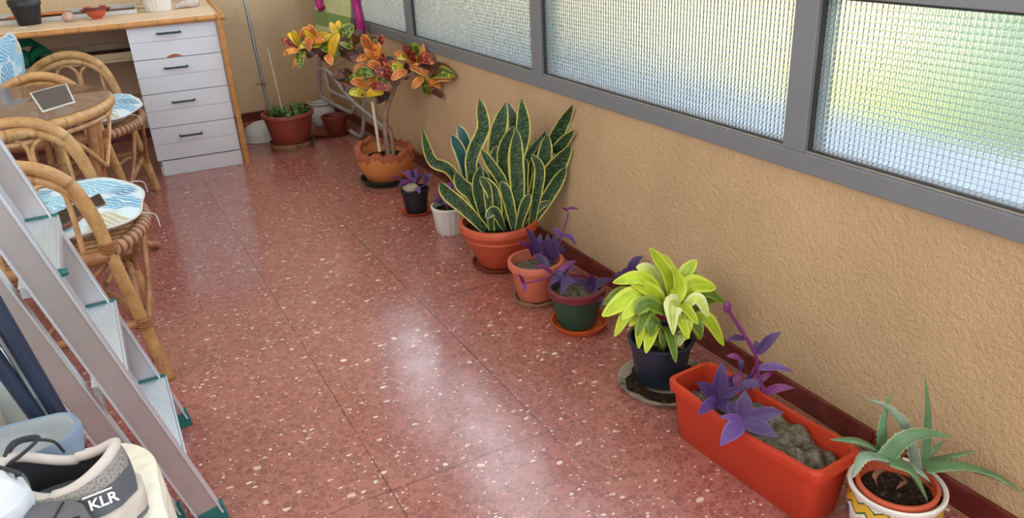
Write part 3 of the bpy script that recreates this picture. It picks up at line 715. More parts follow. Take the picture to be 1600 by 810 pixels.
# case on the near cushion
zc = .472
A, B_, Cc, D = [at_z(u, v, zc) for u, v in ((83, 342), (157, 308), (164, 319), (90, 357))]
up = Vector((0, 0, .012)); dn = Vector((0, 0, 0))
cs = thing('phone_case', (A + D) / 2, 'narrow black case with brown edge lying on the near armchair cushion', 'case')
ex = (A - D) * .25
keep(MB().hexa([D - ex + dn, Cc - ex + dn, B_ + dn, A + dn, D - ex + up, Cc - ex + up, B_ + up, A + up]).build('case_body', M['leather'], None, False, .002), cs)
keep(MB().hexa([D - ex * 1.6 - dn, Cc - ex * 1.6, Cc - ex, D - ex, D - ex * 1.6 + up * .8, Cc - ex * 1.6 + up * .8, Cc - ex + up * .8, D - ex + up * .8]).build('case_edge', M['case_brown'], None, False, .001), cs)

# ------------------------------------------------------------------ round cane table with smoked glass
TX, TY, TR, TZ = -.335, 3.00, .385, .645
tb = thing('round_table', (TX, TY, 0), 'round cane table with smoked glass top, between the two armchairs', 'table')
ring = lambda r, z, n=56: [(r * math.cos(2 * PI * k / n), r * math.sin(2 * PI * k / n), z) for k in range(n)]
MB().tube(ring(TR - .012, TZ - .02), .0185, 12, closed=True, nodes=6).build('rim', M['cane'], tb)
MB().tube(ring(TR - .018, TZ - .052), .0085, 8, closed=True).build('lower_ring', M['cane_thin'], tb)
MB().lathe([(.0001, TZ - .003), (TR - .012, TZ - .003), (TR - .008, TZ), (TR - .012, TZ + .003), (.0001, TZ + .003)], 64).build('glass_top', M['smoked'], tb)
for k in range(4):
    a = math.radians(-28 + 90 * k); ca, sa = math.cos(a), math.sin(a); L = MB()
    for d in (-.019, .019):
        ox, oy = -sa * d, ca * d
        L.tube(smoothpts([(ca * (TR - .03) + ox, sa * (TR - .03) + oy, TZ - .03), (ca * (TR - .07) + ox, sa * (TR - .07) + oy, .35), (ca * (TR - .11) + ox, sa * (TR - .11) + oy, .14)], 4), .0155 if d < 0 else .0115, 10, nodes=4)
    a2 = a + math.radians(50); L.tube([(ca * (TR - .12), sa * (TR - .12), .15), (math.cos(a2) * .20, math.sin(a2) * .20, .13), (math.cos(a2) * .445, math.sin(a2) * .445, 0.014)], .0145, 10)
    L.build('leg', M['cane'] if k % 2 else M['cane_dark'], tb)
    w = MB()
    for zz in (.135, .15, .165): w.tube([(ca * (TR - .112) + .036 * math.cos(t), sa * (TR - .112) + .036 * math.sin(t), zz) for t in [2 * PI * q / 14 for q in range(14)]], .005, 5, closed=True)
    w.tube(smoothpts([(ca * (TR - .03), sa * (TR - .03), .44), (math.cos(a + .25) * (TR - .03), math.sin(a + .25) * (TR - .03), .53), (math.cos(a + .5) * (TR - .02), math.sin(a + .5) * (TR - .02), .60)], 4), .007, 6)
    w.tube(smoothpts([(ca * (TR - .03), sa * (TR - .03), .44), (math.cos(a - .25) * (TR - .03), math.sin(a - .25) * (TR - .03), .53), (math.cos(a - .5) * (TR - .02), math.sin(a - .5) * (TR - .02), .60)], 4), .007, 6)
    w.build('brace', M['cane_thin'], tb)
sh = MB().tube(ring(TR - .14, .15), .012, 8, closed=True)
for k in range(3): sh.tube(ring(TR - .10 - k * .085, TZ - .05 - .0 * k, 36), .0055, 6, closed=True)
for k in range(4):
    a = math.radians(-28 + 90 * k); sh.tube([(0, 0, TZ - .05), (math.cos(a) * (TR - .02), math.sin(a) * (TR - .02), TZ - .05)], .009, 6)
sh.build('stretcher', M['cane_dark'], tb)
pm = thing('placemat', (0, 0, 0), 'dark grey rectangular mat with white border on the glass table', 'placemat')
q = [at_z(u, v, TZ + .004) for u, v in ((46, 146), (104, 131), (118, 160), (66, 176))]
pm.location = (q[0] + q[2]) / 2
def quad(q, z0, z1): return [Vector((p.x, p.y, z0)) for p in q] + [Vector((p.x, p.y, z1)) for p in q]
cen = sum(q, Vector()) / 4
keep(MB().hexa(quad([q[3], q[2], q[1], q[0]], TZ + .0035, TZ + .0055)).build('border', M['mat_white'], None, False), pm)
q2 = [cen + (p - cen) * .9 for p in q]
keep(MB().hexa(quad([q2[3], q2[2], q2[1], q2[0]], TZ + .0056, TZ + .0066)).build('mat_sheet', M['mat_grey'], None, False), pm)

# ------------------------------------------------------------------ aluminium step ladder
ld = thing('step_ladder', (0, 1.66, 0), 'aluminium step ladder with ribbed treads and teal feet at the left', 'ladder')
SL = Vector((-.272, 0, 1)).normalized(); FW = Vector((1, 0, .272)).normalized()
def rail(x0, z0, yc, L, w, t, mat, name, dirn=SL, fw=FW):
    # x0,z0: lower front corner; channel section opening inward
    b = Vector((x0, yc, z0)); P = []
    for k in (0, 1):
        o = b + dirn * (L * k)
        P += [o - fw * w + Vector((0, -t / 2, 0)), o + Vector((0, -t / 2, 0)), o + Vector((0, t / 2, 0)), o - fw * w + Vector((0, t / 2, 0))]
    mb = MB().hexa(P)
    for s in (0, 1):      # bright folded edges
        o = b - fw * (w * s)
        mb.cur = 1; Q = []
        for k in (0, 1):
            q0 = o + dirn * (L * k); e = fw * .0022
            Q += [q0 - e + Vector((0, -t / 2 - .006, 0)), q0 + e + Vector((0, -t / 2 - .006, 0)), q0 + e + Vector((0, t / 2 + .002, 0)), q0 - e + Vector((0, t / 2 + .002, 0))]
        mb.hexa(Q)
    return keep(mb.build(name, [mat, M['alu_bright']], None, False, .0008), ld)
rail(.030, .022, 1.466, 1.15, .0475, .018, M['alu'], 'side_rail')
rail(.012, .022, 1.868, 1.15, .0475, .018, M['alu'], 'side_rail')
SR = Vector((-.275, 0, 1)).normalized(); FR = Vector((1, 0, .275)).normalized()
rail(-.050, .022, 1.505, 1.02, .046, .016, M['alu'], 'rear_leg', SR, FR)
rail(-.052, .022, 1.835, 1.02, .046, .016, M['alu'], 'rear_leg', SR, FR)
def foot(x, y, w, d, fw):
    P = [(x - w, y - .014, 0), (x + .004, y - .014, 0), (x + .004, y + .014, 0), (x - w, y + .014, 0), (x - w - .006, y - .012, .03), (x - .002, y - .012, .03 + .012), (x - .002, y + .012, .042), (x - w - .006, y + .012, .03)]
    keep(MB().hexa(P).build('foot', M['teal'], None, False, .002), ld)
foot(.035, 1.466, .052, 0, FW); foot(.017, 1.868, .052, 0, FW); foot(-.044, 1.505, .050, 0, FR); foot(-.046, 1.835, .05, 0, FR)
for k, z in enumerate((.155, .378, .600)):
    xf = .026 - .272 * (z - .022); ya, yb = 1.476, 1.858
    t = keep(MB().box((xf - .062, ya, z - .022), (xf - .001, yb, z - .002)).box((xf - .064, ya, z - .002), (xf, yb, z)).box((xf - .003, ya, z - .026), (xf + .002, yb, z + .001)).build('tread', M['tread'], None, False, .001), ld)
    keep(MB().box((xf - .066, yb - .004, z - .02), (xf + .0, yb + .004, z + .004)).build('tread_end', M['teal'], None, False, .001), ld)
keep(MB().box((-.37, 1.46, 1.105), (-.24, 1.874, 1.128)).build('platform', M['tread'], None, False, .003), ld)
keep(MB().box((-.155, 1.512, .20), (-.152 + .012, 1.83, .238)).build('cross_bar', M['alu'], None, False, .001), ld)
p = at_y(95, 427, 1.50)
keep(MB().tube([p + Vector((-.012, 0, 0)), p + Vector((.0, 0, 0)), p + Vector((.012, 0, 0))], [.006, .0085, .006], 10).build('catch', M['teal'], None), ld)

# ------------------------------------------------------------------ cloth covered bench with shoes (foreground left)
ZB = .5
bn = thing('storage_bench', (-.42, .80, 0), 'low bench covered with wrinkled cream cloth under the shoes', 'bench')
def rrect(x0, y0, x1, y1, r, n=8):
    out = []
    for cx, cy, a0 in ((x1 - r, y1 - r, 0), (x0 + r, y1 - r, PI / 2), (x0 + r, y0 + r, PI), (x1 - r, y0 + r, 1.5 * PI)):
        for k in range(n + 1): a = a0 + PI / 2 * k / n; out.append((cx + r * math.cos(a), cy + r * math.sin(a)))
    return out
base = rrect(-.80, .45, -.045, 1.085, .09, 10)
cl = MB(); n = len(base); cx, cy = -.42, .78
lay = [(0.0, ZB + .004, 0), (.6, ZB + .004, 0), (.96, ZB + .002, 0), (1.0, ZB - .006, .2), (1.003, ZB - .03, .6), (1.006, ZB - .08, 1), (1.01, ZB - .16, 1.3), (1.02, ZB - .23, 1.6)]
# resample outline
pts = [];
for i in range(n):
    a = base[i]; b = base[(i + 1) % n]; L = math.hypot(b[0] - a[0], b[1] - a[1]); m = max(1, int(L / .012))
    for k in range(m): pts.append((a[0] + (b[0] - a[0]) * k / m, a[1] + (b[1] - a[1]) * k / m))
n = len(pts)
for (s, z, wv) in lay:
    for k, (x, y) in enumerate(pts):
        w = .0045 * wv * (math.sin(k * .55) + .6 * math.sin(k * 1.27 + 1)); dx, dy = x - cx, y - cy; l = math.hypot(dx, dy) or 1
        cl.v.append(Vector((cx + dx * s + dx / l * w, cy + dy * s + dy / l * w, z + (.0015 * math.sin(k * .31) if s > .9 else 0))))
for i in range(len(lay) - 1):
    for k in range(n):
        kk = (k + 1) % n; cl._f((i * n + k, (i + 1) * n + k, (i + 1) * n + kk, i * n + kk))
keep(cl.build('cloth_cover', M['cloth'], None), bn)
bb = MB(); 
bb.box((-.77, .48, ZB - .03), (-.085, 1.045, ZB)); 
for x in (-.76, -.13):
    for y in (.50, .98): bb.box((x, y, 0), (x + .035, y + .035, ZB - .03))
keep(bb.build('bench_frame', M['shelf_wood'], None, False), bn)

def shoe_outline(L, w, n=28):    # top view, heel at 0, toe at L, returns half widths
    out = []
    for k in range(n + 1):
        t = k / n; x = L * t
        h = w * (.36 + .14 * math.sin(PI * min(1, t * 1.25 - .1)) + .02)
        if t < .12: h *= math.sqrt(max(0, 1 - ((.12 - t) / .12) ** 2)) * .99 + .01
        if t > .78: h *= math.sqrt(max(0, 1 - ((t - .78) / .22) ** 2)) * .99 + .01
        out.append((x, h))
    return out
def sneaker():
    L, W = .285, .104
    t = thing('sneaker', (0, 0, 0), 'grey mesh sneaker with white lettering on its heel, on cream cloth', 'shoe')
    ol = shoe_outline(L, W)
    # midsole and outsole
    def slab(z0f, z1f, grow, name, mat):
        mb = MB(); n = len(ol)
        for (zf, g) in ((z0f, grow - .003), (lambda x: z0f(x) + .003, grow), (lambda x: z1f(x) - .003, grow), (z1f, grow - .003)):
            for x, h in ol: mb.v.append(Vector((x + (g if x > L * .5 else -g) * (abs(x / L - .5) * 2) ** 3, -(h + g), zf(x))))
            for x, h in ol[::-1]: mb.v.append(Vector((x + (g if x > L * .5 else -g) * (abs(x / L - .5) * 2) ** 3, h + g, zf(x))))
        K = 2 * n
        for i in range(3):
            for k in range(K): kk = (k + 1) % K; mb._f((i * K + k, i * K + kk, (i + 1) * K + kk, (i + 1) * K + k))
        mb._f(range(K - 1, -1, -1)); mb._f(range(3 * K, 4 * K)); return mb.build(name, mat, t)
    rise = lambda x: .012 * max(0, (x / L - .75) / .25) ** 2
    slab(lambda x: rise(x), lambda x: rise(x) + .008, .004, 'outsole', M['outsole'])
    slab(lambda x: rise(x) + .008, lambda x: .036 - .010 * min(1, x / L * 1.4) + rise(x), .005, 'midsole', M['midsole'])
    # upper: rings from the sole to the collar (open) / vamp (closed)
    def ring_at(s):      # s 0 bottom .. 1 collar edge
        R = []
        for side in (-1, 1):
            seq = ol if side < 0 else ol[::-1]
            for x, h in seq:
                tt = x / L
                # collar outline: opening spans x .02..0.16 L region
                cxm = .012 + tt * .128; ch = .033 * math.sqrt(max(0, 1 - (2 * tt - 1) ** 2)) ** .8 + .0015
                top = .098 - .030 * math.sin(PI * min(1, tt * 1.0)) + (.0 if tt < .5 else -.004)
                zb = .03; e = s
                bul = 1 + .05 * math.sin(PI * s)
                X = x * (1 - e ** 1.7) + cxm * e ** 1.7; Hh = h * bul * (1 - e ** 1.5) + ch * e ** 1.5
                Z = zb + (top - zb) * (math.sin(e * PI / 2) ** (.9 if tt < .35 else .75))
                R.append(Vector((X, side * Hh, Z)))
        return R
    mb = MB(); S = [0, .12, .25, .4, .55, .7, .82, .92, 1.0]; K = 2 * len(ol)
    for s in S: mb.v += ring_at(s)
    for i in range(len(S) - 1):
        for k in range(K):
            kk = (k + 1) % K; xm = (mb.v[i * K + k].x + mb.v[i * K + kk].x) / 2
            mb.cur = 1 if (S[i] >= .38 or xm > .10) else 0
            mb._f((i * K + k, i * K + kk, (i + 1) * K + kk, (i + 1) * K + k))
    up = mb.build('upper', [M['shoe_grey'], M['shoe_mesh']], t)
    # padded collar and lining, insole inside
    C = ring_at(1.0); n2 = len(ol); C = C[:n2] + C[n2 + 1:-1]
    MB().tube(C, .0062, 10, closed=True).build('collar', M['shoe_lining'], t)
    ln = MB(); kk_ = len(C); lay = [(1.0, 0), (.97, -.02), (.93, -.05), (.85, -.066)]
    cc = Vector((.075, 0, 0))
    for f, dz in lay:
        for p_ in C: ln.v.append(Vector((cc.x + (p_.x - cc.x) * f, p_.y * f, max(.034, p_.z + dz))))
    for i in range(3):
        for k in range(kk_): k2 = (k + 1) % kk_; ln._f((i * kk_ + k, (i + 1) * kk_ + k, (i + 1) * kk_ + k2, i * kk_ + k2))
    ln._f([3 * kk_ + k for k in range(kk_)][::-1]); ln.build('lining', M['shoe_dark'], t)
    ins = MB().leaf([(.022, 0, .041), (.07, 0, .041), (.128, 0, .039)], .056, .002, 0, (0, 0, 1), prof="oval", n=16).build("insole", M['insole'], t)
    tg = MB().leaf([(.118, 0, .052), (.138, 0, .078), (.150, 0, .102)], .05, .004, -.1, (-1, 0, .6), prof='oval').build('tongue', M['shoe_mesh'], t)
    # eyestays and laces
    for s in (-1, 1):
        MB().tube(smoothpts([(.135, s * .026, .073), (.165, s * .024, .071), (.20, s * .020, .058)], 4), .005, 8, flat=.6).build('eyestay', M['shoe_grey'], t)
    lc = MB()
    for k in range(5):
        x = .143 + k * .014; z = .079 - k * .0045; lc.tube(smoothpts([(x, -.026, z - .004), (x + .003, 0, z + .004), (x + .006, .026, z - .004)], 4), .0022, 6)
    lc.tube(smoothpts([(.14, 0, .088), (.125, .022, .105), (.10, .035, .103), (.12, .018, .09), (.14, .004, .088)], 5), .0022, 6)
    lc.tube(smoothpts([(.14, 0, .088), (.13, -.020, .108), (.105, -.03, .105), (.125, -.012, .092), (.14, -.002, .088)], 5), .0022, 6)
    lc.tube(smoothpts([(.14, 0, .088), (.13, -.03, .10), (.105, -.05, .085), (.10, -.06, .06)], 5), .0020, 6)
    lc.build('laces', M['lace'], t)
    return t, up
def text_part(name, body, size, mat, parent, mtx, ext=.0004):
    cu = bpy.data.curves.new(name, 'FONT'); cu.body = body; cu.size = size; cu.extrude = ext; cu.align_x = 'CENTER'; cu.offset = size * .02
    tmp = bpy.data.objects.new(name, cu); COL.objects.link(tmp); bpy.context.view_layer.update()
    me = bpy.data.meshes.new_from_object(tmp.evaluated_get(bpy.context.evaluated_depsgraph_get())); bpy.data.objects.remove(tmp)
    o = bpy.data.objects.new(name, me); COL.objects.link(o)
    me.materials.clear(); me.materials.append(mat); o.parent = parent; o.matrix_local = mtx; return o
sn, up = sneaker()
sn.location = (-.066, .882, ZB + .006); sn.rotation_euler = (0, 0, math.radians(159))
# lettering on the heel side and on the insole
# side of the shoe facing the viewer is local +y after the turn
def surf_mtx(org, xdir, ydir):
    x = Vector(xdir).normalized(); z = x.cross(Vector(ydir)).normalized(); y = z.cross(x)
    m = Matrix((x, y, z)).transposed().to_4x4(); m.translation = Vector(org); return m
text_part('heel_lettering', 'KLR', .0175, M['print_white'], sn, surf_mtx((.020, .0425, .052), (-.88, -.47, .0), (0, -.28, 1)))
bar = MB().box((-.019, .016, 0), (.012, .0178, .0006)).build('heel_stripe', M['print_white'], sn, False); bar.matrix_local = surf_mtx((.020, .0425, .052), (-.88, -.47, 0), (0, -.28, 1))
text_part('insole_lettering', 'KLR', .017, M['print_white'], sn, surf_mtx((.060, .002, .0432), (-.4, -1, 0), (1, -.4, 0)))

# blue-grey clog behind the sneaker, its open heel to the right
def clog(L=.27, W=.10, Ht=.044):
    ol = shoe_outline(L, W, 30); n = len(ol); K = 2 * n
    def ringv(f, z): return [Vector((L / 2 + (x - L / 2) * f, -h * f, z(x))) for x, h in ol] + [Vector((L / 2 + (x - L / 2) * f, h * f, z(x))) for x, h in ol[::-1]]
    mb = MB(); rimz = lambda x: Ht * (1 - .22 * math.sin(PI * x / L * .9)) + .004
    S = [(.90, lambda x: 0), (.955, lambda x: .004), (.98, lambda x: .018), (1.0, lambda x: rimz(x) * .7), (1.005, rimz), (.985, lambda x: rimz(x) + .0035), (.95, lambda x: rimz(x) + .001), (.92, lambda x: rimz(x) * .7), (.88, lambda x: .024), (.60, lambda x: .019), (.1, lambda x: .018)]
    for f, z in S: mb.v += ringv(f, z)
    for i in range(len(S) - 1):
        mb.cur = 1 if i >= 6 else 0
        for k in range(K): kk = (k + 1) % K; mb._f((i * K + k, i * K + kk, (i + 1) * K + kk, (i + 1) * K + k))
    mb.cur = 0; mb._f(range(K - 1, -1, -1)); mb.cur = 1; mb._f(range((len(S) - 1) * K, len(S) * K)); return mb
o = clog().build('clog', [M['clog'], M['clog_in']]); o.location = (-.120, 1.055, ZB + .006); o.rotation_euler = (0, 0, math.radians(176))
tag(o, 'blue-grey foam clog with open back, behind the grey sneaker', 'shoe')
o = MB().leaf([(.16, 0, .03), (.20, 0, .078), (.245, 0, .055), (.268, 0, .02)], .10, .004, -.5, (-.2, 0, 1), prof='oval').build('toe_strap', M['clog'], o)
# pale shoe at the frame edge, toe to the right, resting on the sneaker's front
p = at_z(37, 742, .615)
def toe_shoe(name, L, W, mats, H):
    ol = shoe_outline(L, W, 30); n = len(ol); K = 2 * n; mb = MB()
    def rg(f, z): return [Vector((L / 2 + (x - L / 2) * f, -h * f, z)) for x, h in ol] + [Vector((L / 2 + (x - L / 2) * f, h * f, z)) for x, h in ol[::-1]]
    S = [(.94, 0), (.99, .004), (1.0, .02), (.985, .026), (.955, .027), (.93, H * .62), (.84, H * .85), (.66, H * .97), (.3, H)]
    for f, z in S: mb.v += rg(f, z)
    for i in range(len(S) - 1):
        mb.cur = 1 if i >= 4 else 0
        for k in range(K): kk = (k + 1) % K; mb._f((i * K + k, i * K + kk, (i + 1) * K + kk, (i + 1) * K + k))
    mb.cur = 0; mb._f(range(K - 1, -1, -1)); mb.cur = 1; mb._f(range((len(S) - 1) * K, len(S) * K)); return mb.build(name, mats)
ws = toe_shoe('slip_on_shoe', .27, .118, [M['white_shoe'], M['white_shoe']], .055)
ws.location = (p.x - .268, p.y + .022, .582); ws.rotation_euler = (math.radians(4), math.radians(3), math.radians(-4))
tag(ws, 'off-white slip-on shoe resting on the front of the grey sneaker', 'shoe')
# overturned shoe showing its grooved sole, front left corner
p = at_z(140, 792, .575)
ol = shoe_outline(.27, .10, 30); n = len(ol); K = 2 * n; mb = MB()
def rg2(f, z): return [Vector((.135 + (x - .135) * f, -h * f, z)) for x, h in ol] + [Vector((.135 + (x - .135) * f, h * f, z)) for x, h in ol[::-1]]
S = [(.80, 0), (.93, .02), (.97, .045), (.985, .05), (.99, .054), (1.0, .056), (1.0, .066), (.985, .070), (.5, .071), (.1, .0712)]
for f, z in S: mb.v += rg2(f, z)
for i in range(len(S) - 1):
    mb.cur = 1 if i in (3, 4) else 0
    for k in range(K): kk = (k + 1) % K; mb._f((i * K + k, i * K + kk, (i + 1) * K + kk, (i + 1) * K + k))
mb.cur = 0; mb._f(range(K - 1, -1, -1)); mb._f(range((len(S) - 1) * K, len(S) * K))
so_ = mb.build('overturned_shoe', [M['outsole'], M['red_edge']]); so_.location = (p.x, p.y - .015, ZB + .005); so_.rotation_euler = (0, 0, math.radians(173))
tag(so_, 'overturned shoe with grey grooved sole and red line, front left corner', 'shoe')
gr = MB()
for x in (.03, .07, .11, .15, .19, .23): gr.tube([(x, -.034, .0712), (x + .008, 0, .0716), (x + .002, .034, .0712)], .0011, 5)
gr.tube([(.01, .0, .0714), (.25, .006, .0714)], .0011, 5); gr.build('sole_groove', M['shoe_dark'], so_)

# two navy tubes with a chrome rod, standing on the floor behind the bench
ft = thing('folded_stand', (-.06, 1.13, 0), 'two navy tubes with chrome rod leaning behind the blue clog', 'stand')
for k, ((u0, v0), (u1, v1), m, r) in enumerate((((-6, 480), (84, 634), 'navy_tube', .0108), ((-6, 562), (54, 645), 'navy_tube', .0108), ((-6, 520), (68, 640), 'chrome', .004))):
    yy = 1.135; a = at_y(u0, v0, yy); b = at_y(u1, v1, yy); d = (a - b).normalized()
    keep(MB().tube([b - d * (b.z - .012) / d.z, b, a, a + d * .35], r, 14).build('tube' if m != 'chrome' else 'chrome_rod', M[m], None), ft)
# cloudy plastic bags and jug beyond the tubes, on the floor
for (x, y, r, mt, nm, lab, sq) in ((-.44, 1.66, .13, 'bag_beige', 'plastic_sack', 'beige plastic sack on the floor behind the navy tubes', (1, .8, 1.6)),
                                  (-.285, 1.76, .085, 'bag_clear', 'plastic_bag', 'cloudy clear plastic bag on the floor behind the navy tubes', (.9, .9, 2.0))):
    o = MB().blob((0, 0, r * sq[2] * 1.04), r, 30, 18, sq, .09, 4).build(nm, M[mt]); o.location = (x, y, 0); tag(o, lab, 'bag')

# ------------------------------------------------------------------ corner: pots, basin, pole, lounger
o = MB().lathe([(.12, 0), (.125, .006), (.118, .03), (.09, .075), (.05, .095), (.0001, .10)], 44).build('basin', M['white_dull']); p = at_z(414, 216, 0); o.location = (p.x, p.y, 0)
tag(o, 'upturned white basin on the floor between desk and faded pot', 'basin')
MB().lathe([(.124, .0), (.129, .003), (.129, .008), (.122, .012)], 44).build('rim', M['white_dull'], o)
PA = Vector((.892, 4.33, .014))
t = pot_thing('potted_seedlings', 'faded brown-red pot of low green seedlings in the far corner', PA, .098, .132, .178, M['terracotta_rust'], .008, .02)
rd = random.Random(21)
for k in range(46):
    a = rd.uniform(0, 2 * PI); r = .12 * math.sqrt(rd.random()); x, y = r * math.cos(a), r * math.sin(a); h = rd.uniform(.01, .04); b = rd.uniform(0, 6)
    MB().leaf([(x, y, .148), (x + .012 * math.cos(b), y + .012 * math.sin(b), .16 + h), (x + .04 * math.cos(b), y + .04 * math.sin(b), .165 + h * rd.uniform(.4, 1.2))], rd.uniform(.018, .03), .0008, .2, prof='oval', n=7, m=2).build('leaf', M['tiny_leaf'], t)
MB().tube(smoothpts([(.01, -.02, .15), (.012, -.02, .20), (.02, -.015, .235)], 4), .003, 6).tube([(.012, -.02, .2), (-.01, -.02, .222)], .0022, 6).build('stem', M['stem_brown'], t)
a = at_p(418, 75, PA, .02); b = at_p(440, 168, PA, .02)
keep(MB().tube([b - (a - b).normalized() * .02, b, a], .0032, 8).build('plant_stake', M['white_stick'], None), t)
saucer('plant_saucer', 'muddy tan saucer under the faded brown-red pot', (PA.x, PA.y, 0), .122, .034, M['tan_saucer'], rb=.112)
# metal pole with a sprig tied to it
a = at_p(382, 0, PA, .28); b = at_p(421, 178, PA, .22); d = (a - b).normalized()
pl = thing('metal_pole', b, 'thin galvanised pole leaning on the far wall behind the faded pot', 'pole')
keep(MB().tube([b - d * (b.z - .006) / d.z, b, a, a + d * .55], .0085, 12).build('shaft', M['grey_metal'], None), pl)
c = at_p(412, 133, PA, .20); sp = thing('dry_sprig', c, 'small yellow-green sprig hanging at the metal pole', 'sprig')
for k in range(8):
    a_ = k * .8; keep(MB().leaf([c, c + Vector((.02 * math.cos(a_), .02 * math.sin(a_), .008)), c + Vector((.045 * math.cos(a_), .045 * math.sin(a_), -.004 + .012 * (k % 3)))], .016, .001, .2, n=6, m=2).build('leaf', M['lime_mid'] if k % 2 else M['dead'], None), sp)
# white jar and small pot in a wide saucer
JP = Vector((1.165, 4.66, 0))
j = MB().lathe([(.05, 0), (.062, .01), (.078, .06), (.075, .10), (.062, .125), (.070, .135), (.082, .142), (.080, .148), (.058, .146), (.054, .12), (.0001, .11)], 40).build('jar', M['white_dull']); j.location = JP
tag(j, 'round white jar with earthy rim in the far corner', 'jar')
MB().lathe([(.0605, .1462), (.070, .150), (.082, .1445)], 40, cap=False).build('rim', M['tan_saucer'], j)
SP = Vector((1.150, 4.455, 0))
saucer('plant_saucer', 'wide dark red saucer holding the small empty pot', SP, .125, .020, M['dark_saucer'])
pot_thing('flower_pot', 'small dark red empty pot standing in the wide corner saucer', (SP.x + .03, SP.y + .005, .0055), .052, .074, .095, M['dark_saucer'], .004, .012, cat='pot', soil='soil', soilz=.03)

# folded garden lounger leaning along the right wall into the corner
LA, LB = Vector((1.14, 4.90, 0)), Vector((1.285, 4.16, 0))
LN = Vector(((LB - LA).y, -(LB - LA).x, 0)).normalized()          # towards the room
if LN.x > 0: LN = -LN
def at_l(u, v, dd=0.0):
    d = ray(u, v); p = C0 + d * ((LA + LN * dd).dot(LN) / d.dot(LN)); return Vector((min(p.x, XW - .02), min(p.y, YF - .02), max(p.z, .012)))
GZ = lambda x, y: (480 + x * .16043, 90 + y * .16043)
lg = thing('folding_lounger', (1.22, 4.55, 0), 'folded garden lounger with lime mesh and magenta armrests in the corner', 'garden lounger')
def LT(name, pts, r, mat, dd=0.0, n=12, f=GZ):
    keep(MB().tube(smoothpts([at_l(*f(*q), dd) for q in pts], 5), r, n).build(name, mat, None), lg)
pxy = lambda x, y: (x, y)
T_ = M['lounge_tube']
LT('frame_tube', [(110, 0), (118, 200), (128, 350), (170, 400), (400, 525), (445, 520), (462, 470)], .012, T_, .0)
LT('frame_tube', [(165, 100), (200, 250), (235, 325), (430, 420)], .010, T_, .02)
LT('frame_tube', [(170, 110), (240, 170), (420, 400), (640, 590), (760, 690)], .011, T_, .045)
LT('frame_tube', [(560, 420), (553, 600), (540, 740), (505, 775), (420, 715)], .012, T_, .02)
LT('frame_tube', [(400, 135), (560, 190), (597, 170), (597, 120)], .010, T_, .01)
LT('frame_tube', [(492, -90), (493, 0), (498, 60), (500, 110)], .012, T_, .0, 12, pxy)
LT('frame_tube', [(547, -90), (549, 0), (551, 50), (553, 100)], .012, T_, .0, 12, pxy)
def panel(name, q, mat, dd, th=.006):
    P = [at_l(u, v, dd) for u, v in q]
    keep(MB().hexa(P + [p + LN * th for p in P]).build(name, mat, None, False, .002), lg)
panel('mesh_seat', [(495, 62), (550, 72), (548, -90), (491, -90)], M['lounge_pale'], .006)
panel('mesh_band', [(494, 37), (550, 50), (549, 28), (493, 15)], M['lounge_green'], .016)
LT('armrest', [(556, -60), (557, 0), (562, 28), (565, 60)], .024, M['mag'], .03, 14, pxy)
LT('armrest', [(494, -60), (498, 0), (503, 14)], .022, M['mag'], .03, 14, pxy)

# ------------------------------------------------------------------ croton in a broken clay pot
CP = Vector((1.115, 3.415, .012))
def cj(i, a, r, z):
    if i in (4, 5, 6, 7): k = .006 * math.sin(5 * a) + .006 * math.sin(11 * a + 1) + .004 * math.sin(23 * a); return r + .2 * k, z + k + (.028 * max(0, math.cos(a - 2.0)) ** 3)
    return r, z
ct = thing('potted_croton', CP, 'croton with orange, yellow and maroon leaves in a broken clay pot', 'potted plant')
MB().lathe([(.084, 0), (.092, .005), (.122, .06), (.133, .105), (.136, .128), (.134, .140), (.112, .142), (.110, .12), (.105, .10)], 64, jit=cj).build('pot', M['terracotta_clay'], ct)
MB().lathe([(.1365, .118), (.1385, .131), (.135, .1445), (.1105, .1465), (.1085, .124)], 64, jit=lambda i, a, r, z: (r + .001 * math.sin(17 * a), z + .006 * math.sin(5 * a) + .006 * math.sin(11 * a + 1) + .004 * math.sin(23 * a) * (2 if i == 0 else 1) + (.028 * max(0, math.cos(a - 2.0)) ** 3)), cap=False).build('broken_rim', M['terracotta_raw'], ct)
MB().lathe([(.109, .105), (.08, .108), (.04, .11), (.0001, .112)], 30).build('soil', M['soil'], ct)
saucer('plant_saucer', 'dark green saucer under the croton pot', (CP.x - .01, CP.y, 0), .118, .030, M['green_dark'], rb=.100)
G4 = lambda x, y: (370 + x * .3704, y * .3704)
def cp(x, y, dd=0): return at_p(*G4(x, y), CP, dd)
def limb(pts, r): return MB().tube(smoothpts([cp(*q) for q in pts], 5), r if not isinstance(r, list) else [r[0] + (r[1] - r[0]) * i / (5 * (len(pts) - 1)) for i in range(5 * (len(pts) - 1) + 1)], 10)
bk = M['bark']
for pts, r in ((((640, 655), (628, 560), (630, 470), (650, 410), (668, 365)), [.013, .010]), (((662, 655), (655, 590), (640, 540)), [.009, .009]),
               (((628, 520), (600, 490), (585, 460)), .005), (((660, 390), (680, 340), (740, 310), (770, 290)), [.009, .006]),
               (((666, 370), (640, 320), (610, 280), (590, 240)), [.008, .005]), (((640, 430), (600, 400), (560, 370), (530, 350)), [.006, .004]),
               (((650, 400, .03), (560, 320, .06), (470, 250, .08), (400, 215, .08)), [.008, .005]), (((470, 250, .08), (350, 290, .08), (300, 235, .08)), .004),
               (((740, 310), (800, 350), (850, 395)), .005), (((400, 215, .08), (440, 180, .08), (470, 150, .1)), .004)):
    keep(limb(pts, r).build('branch', bk, None), ct)
keep(MB().tube([cp(603, 640, -.02), cp(572, 430, -.02)], .0075, 8).build('plant_stake', M['white_stick'], None), ct)
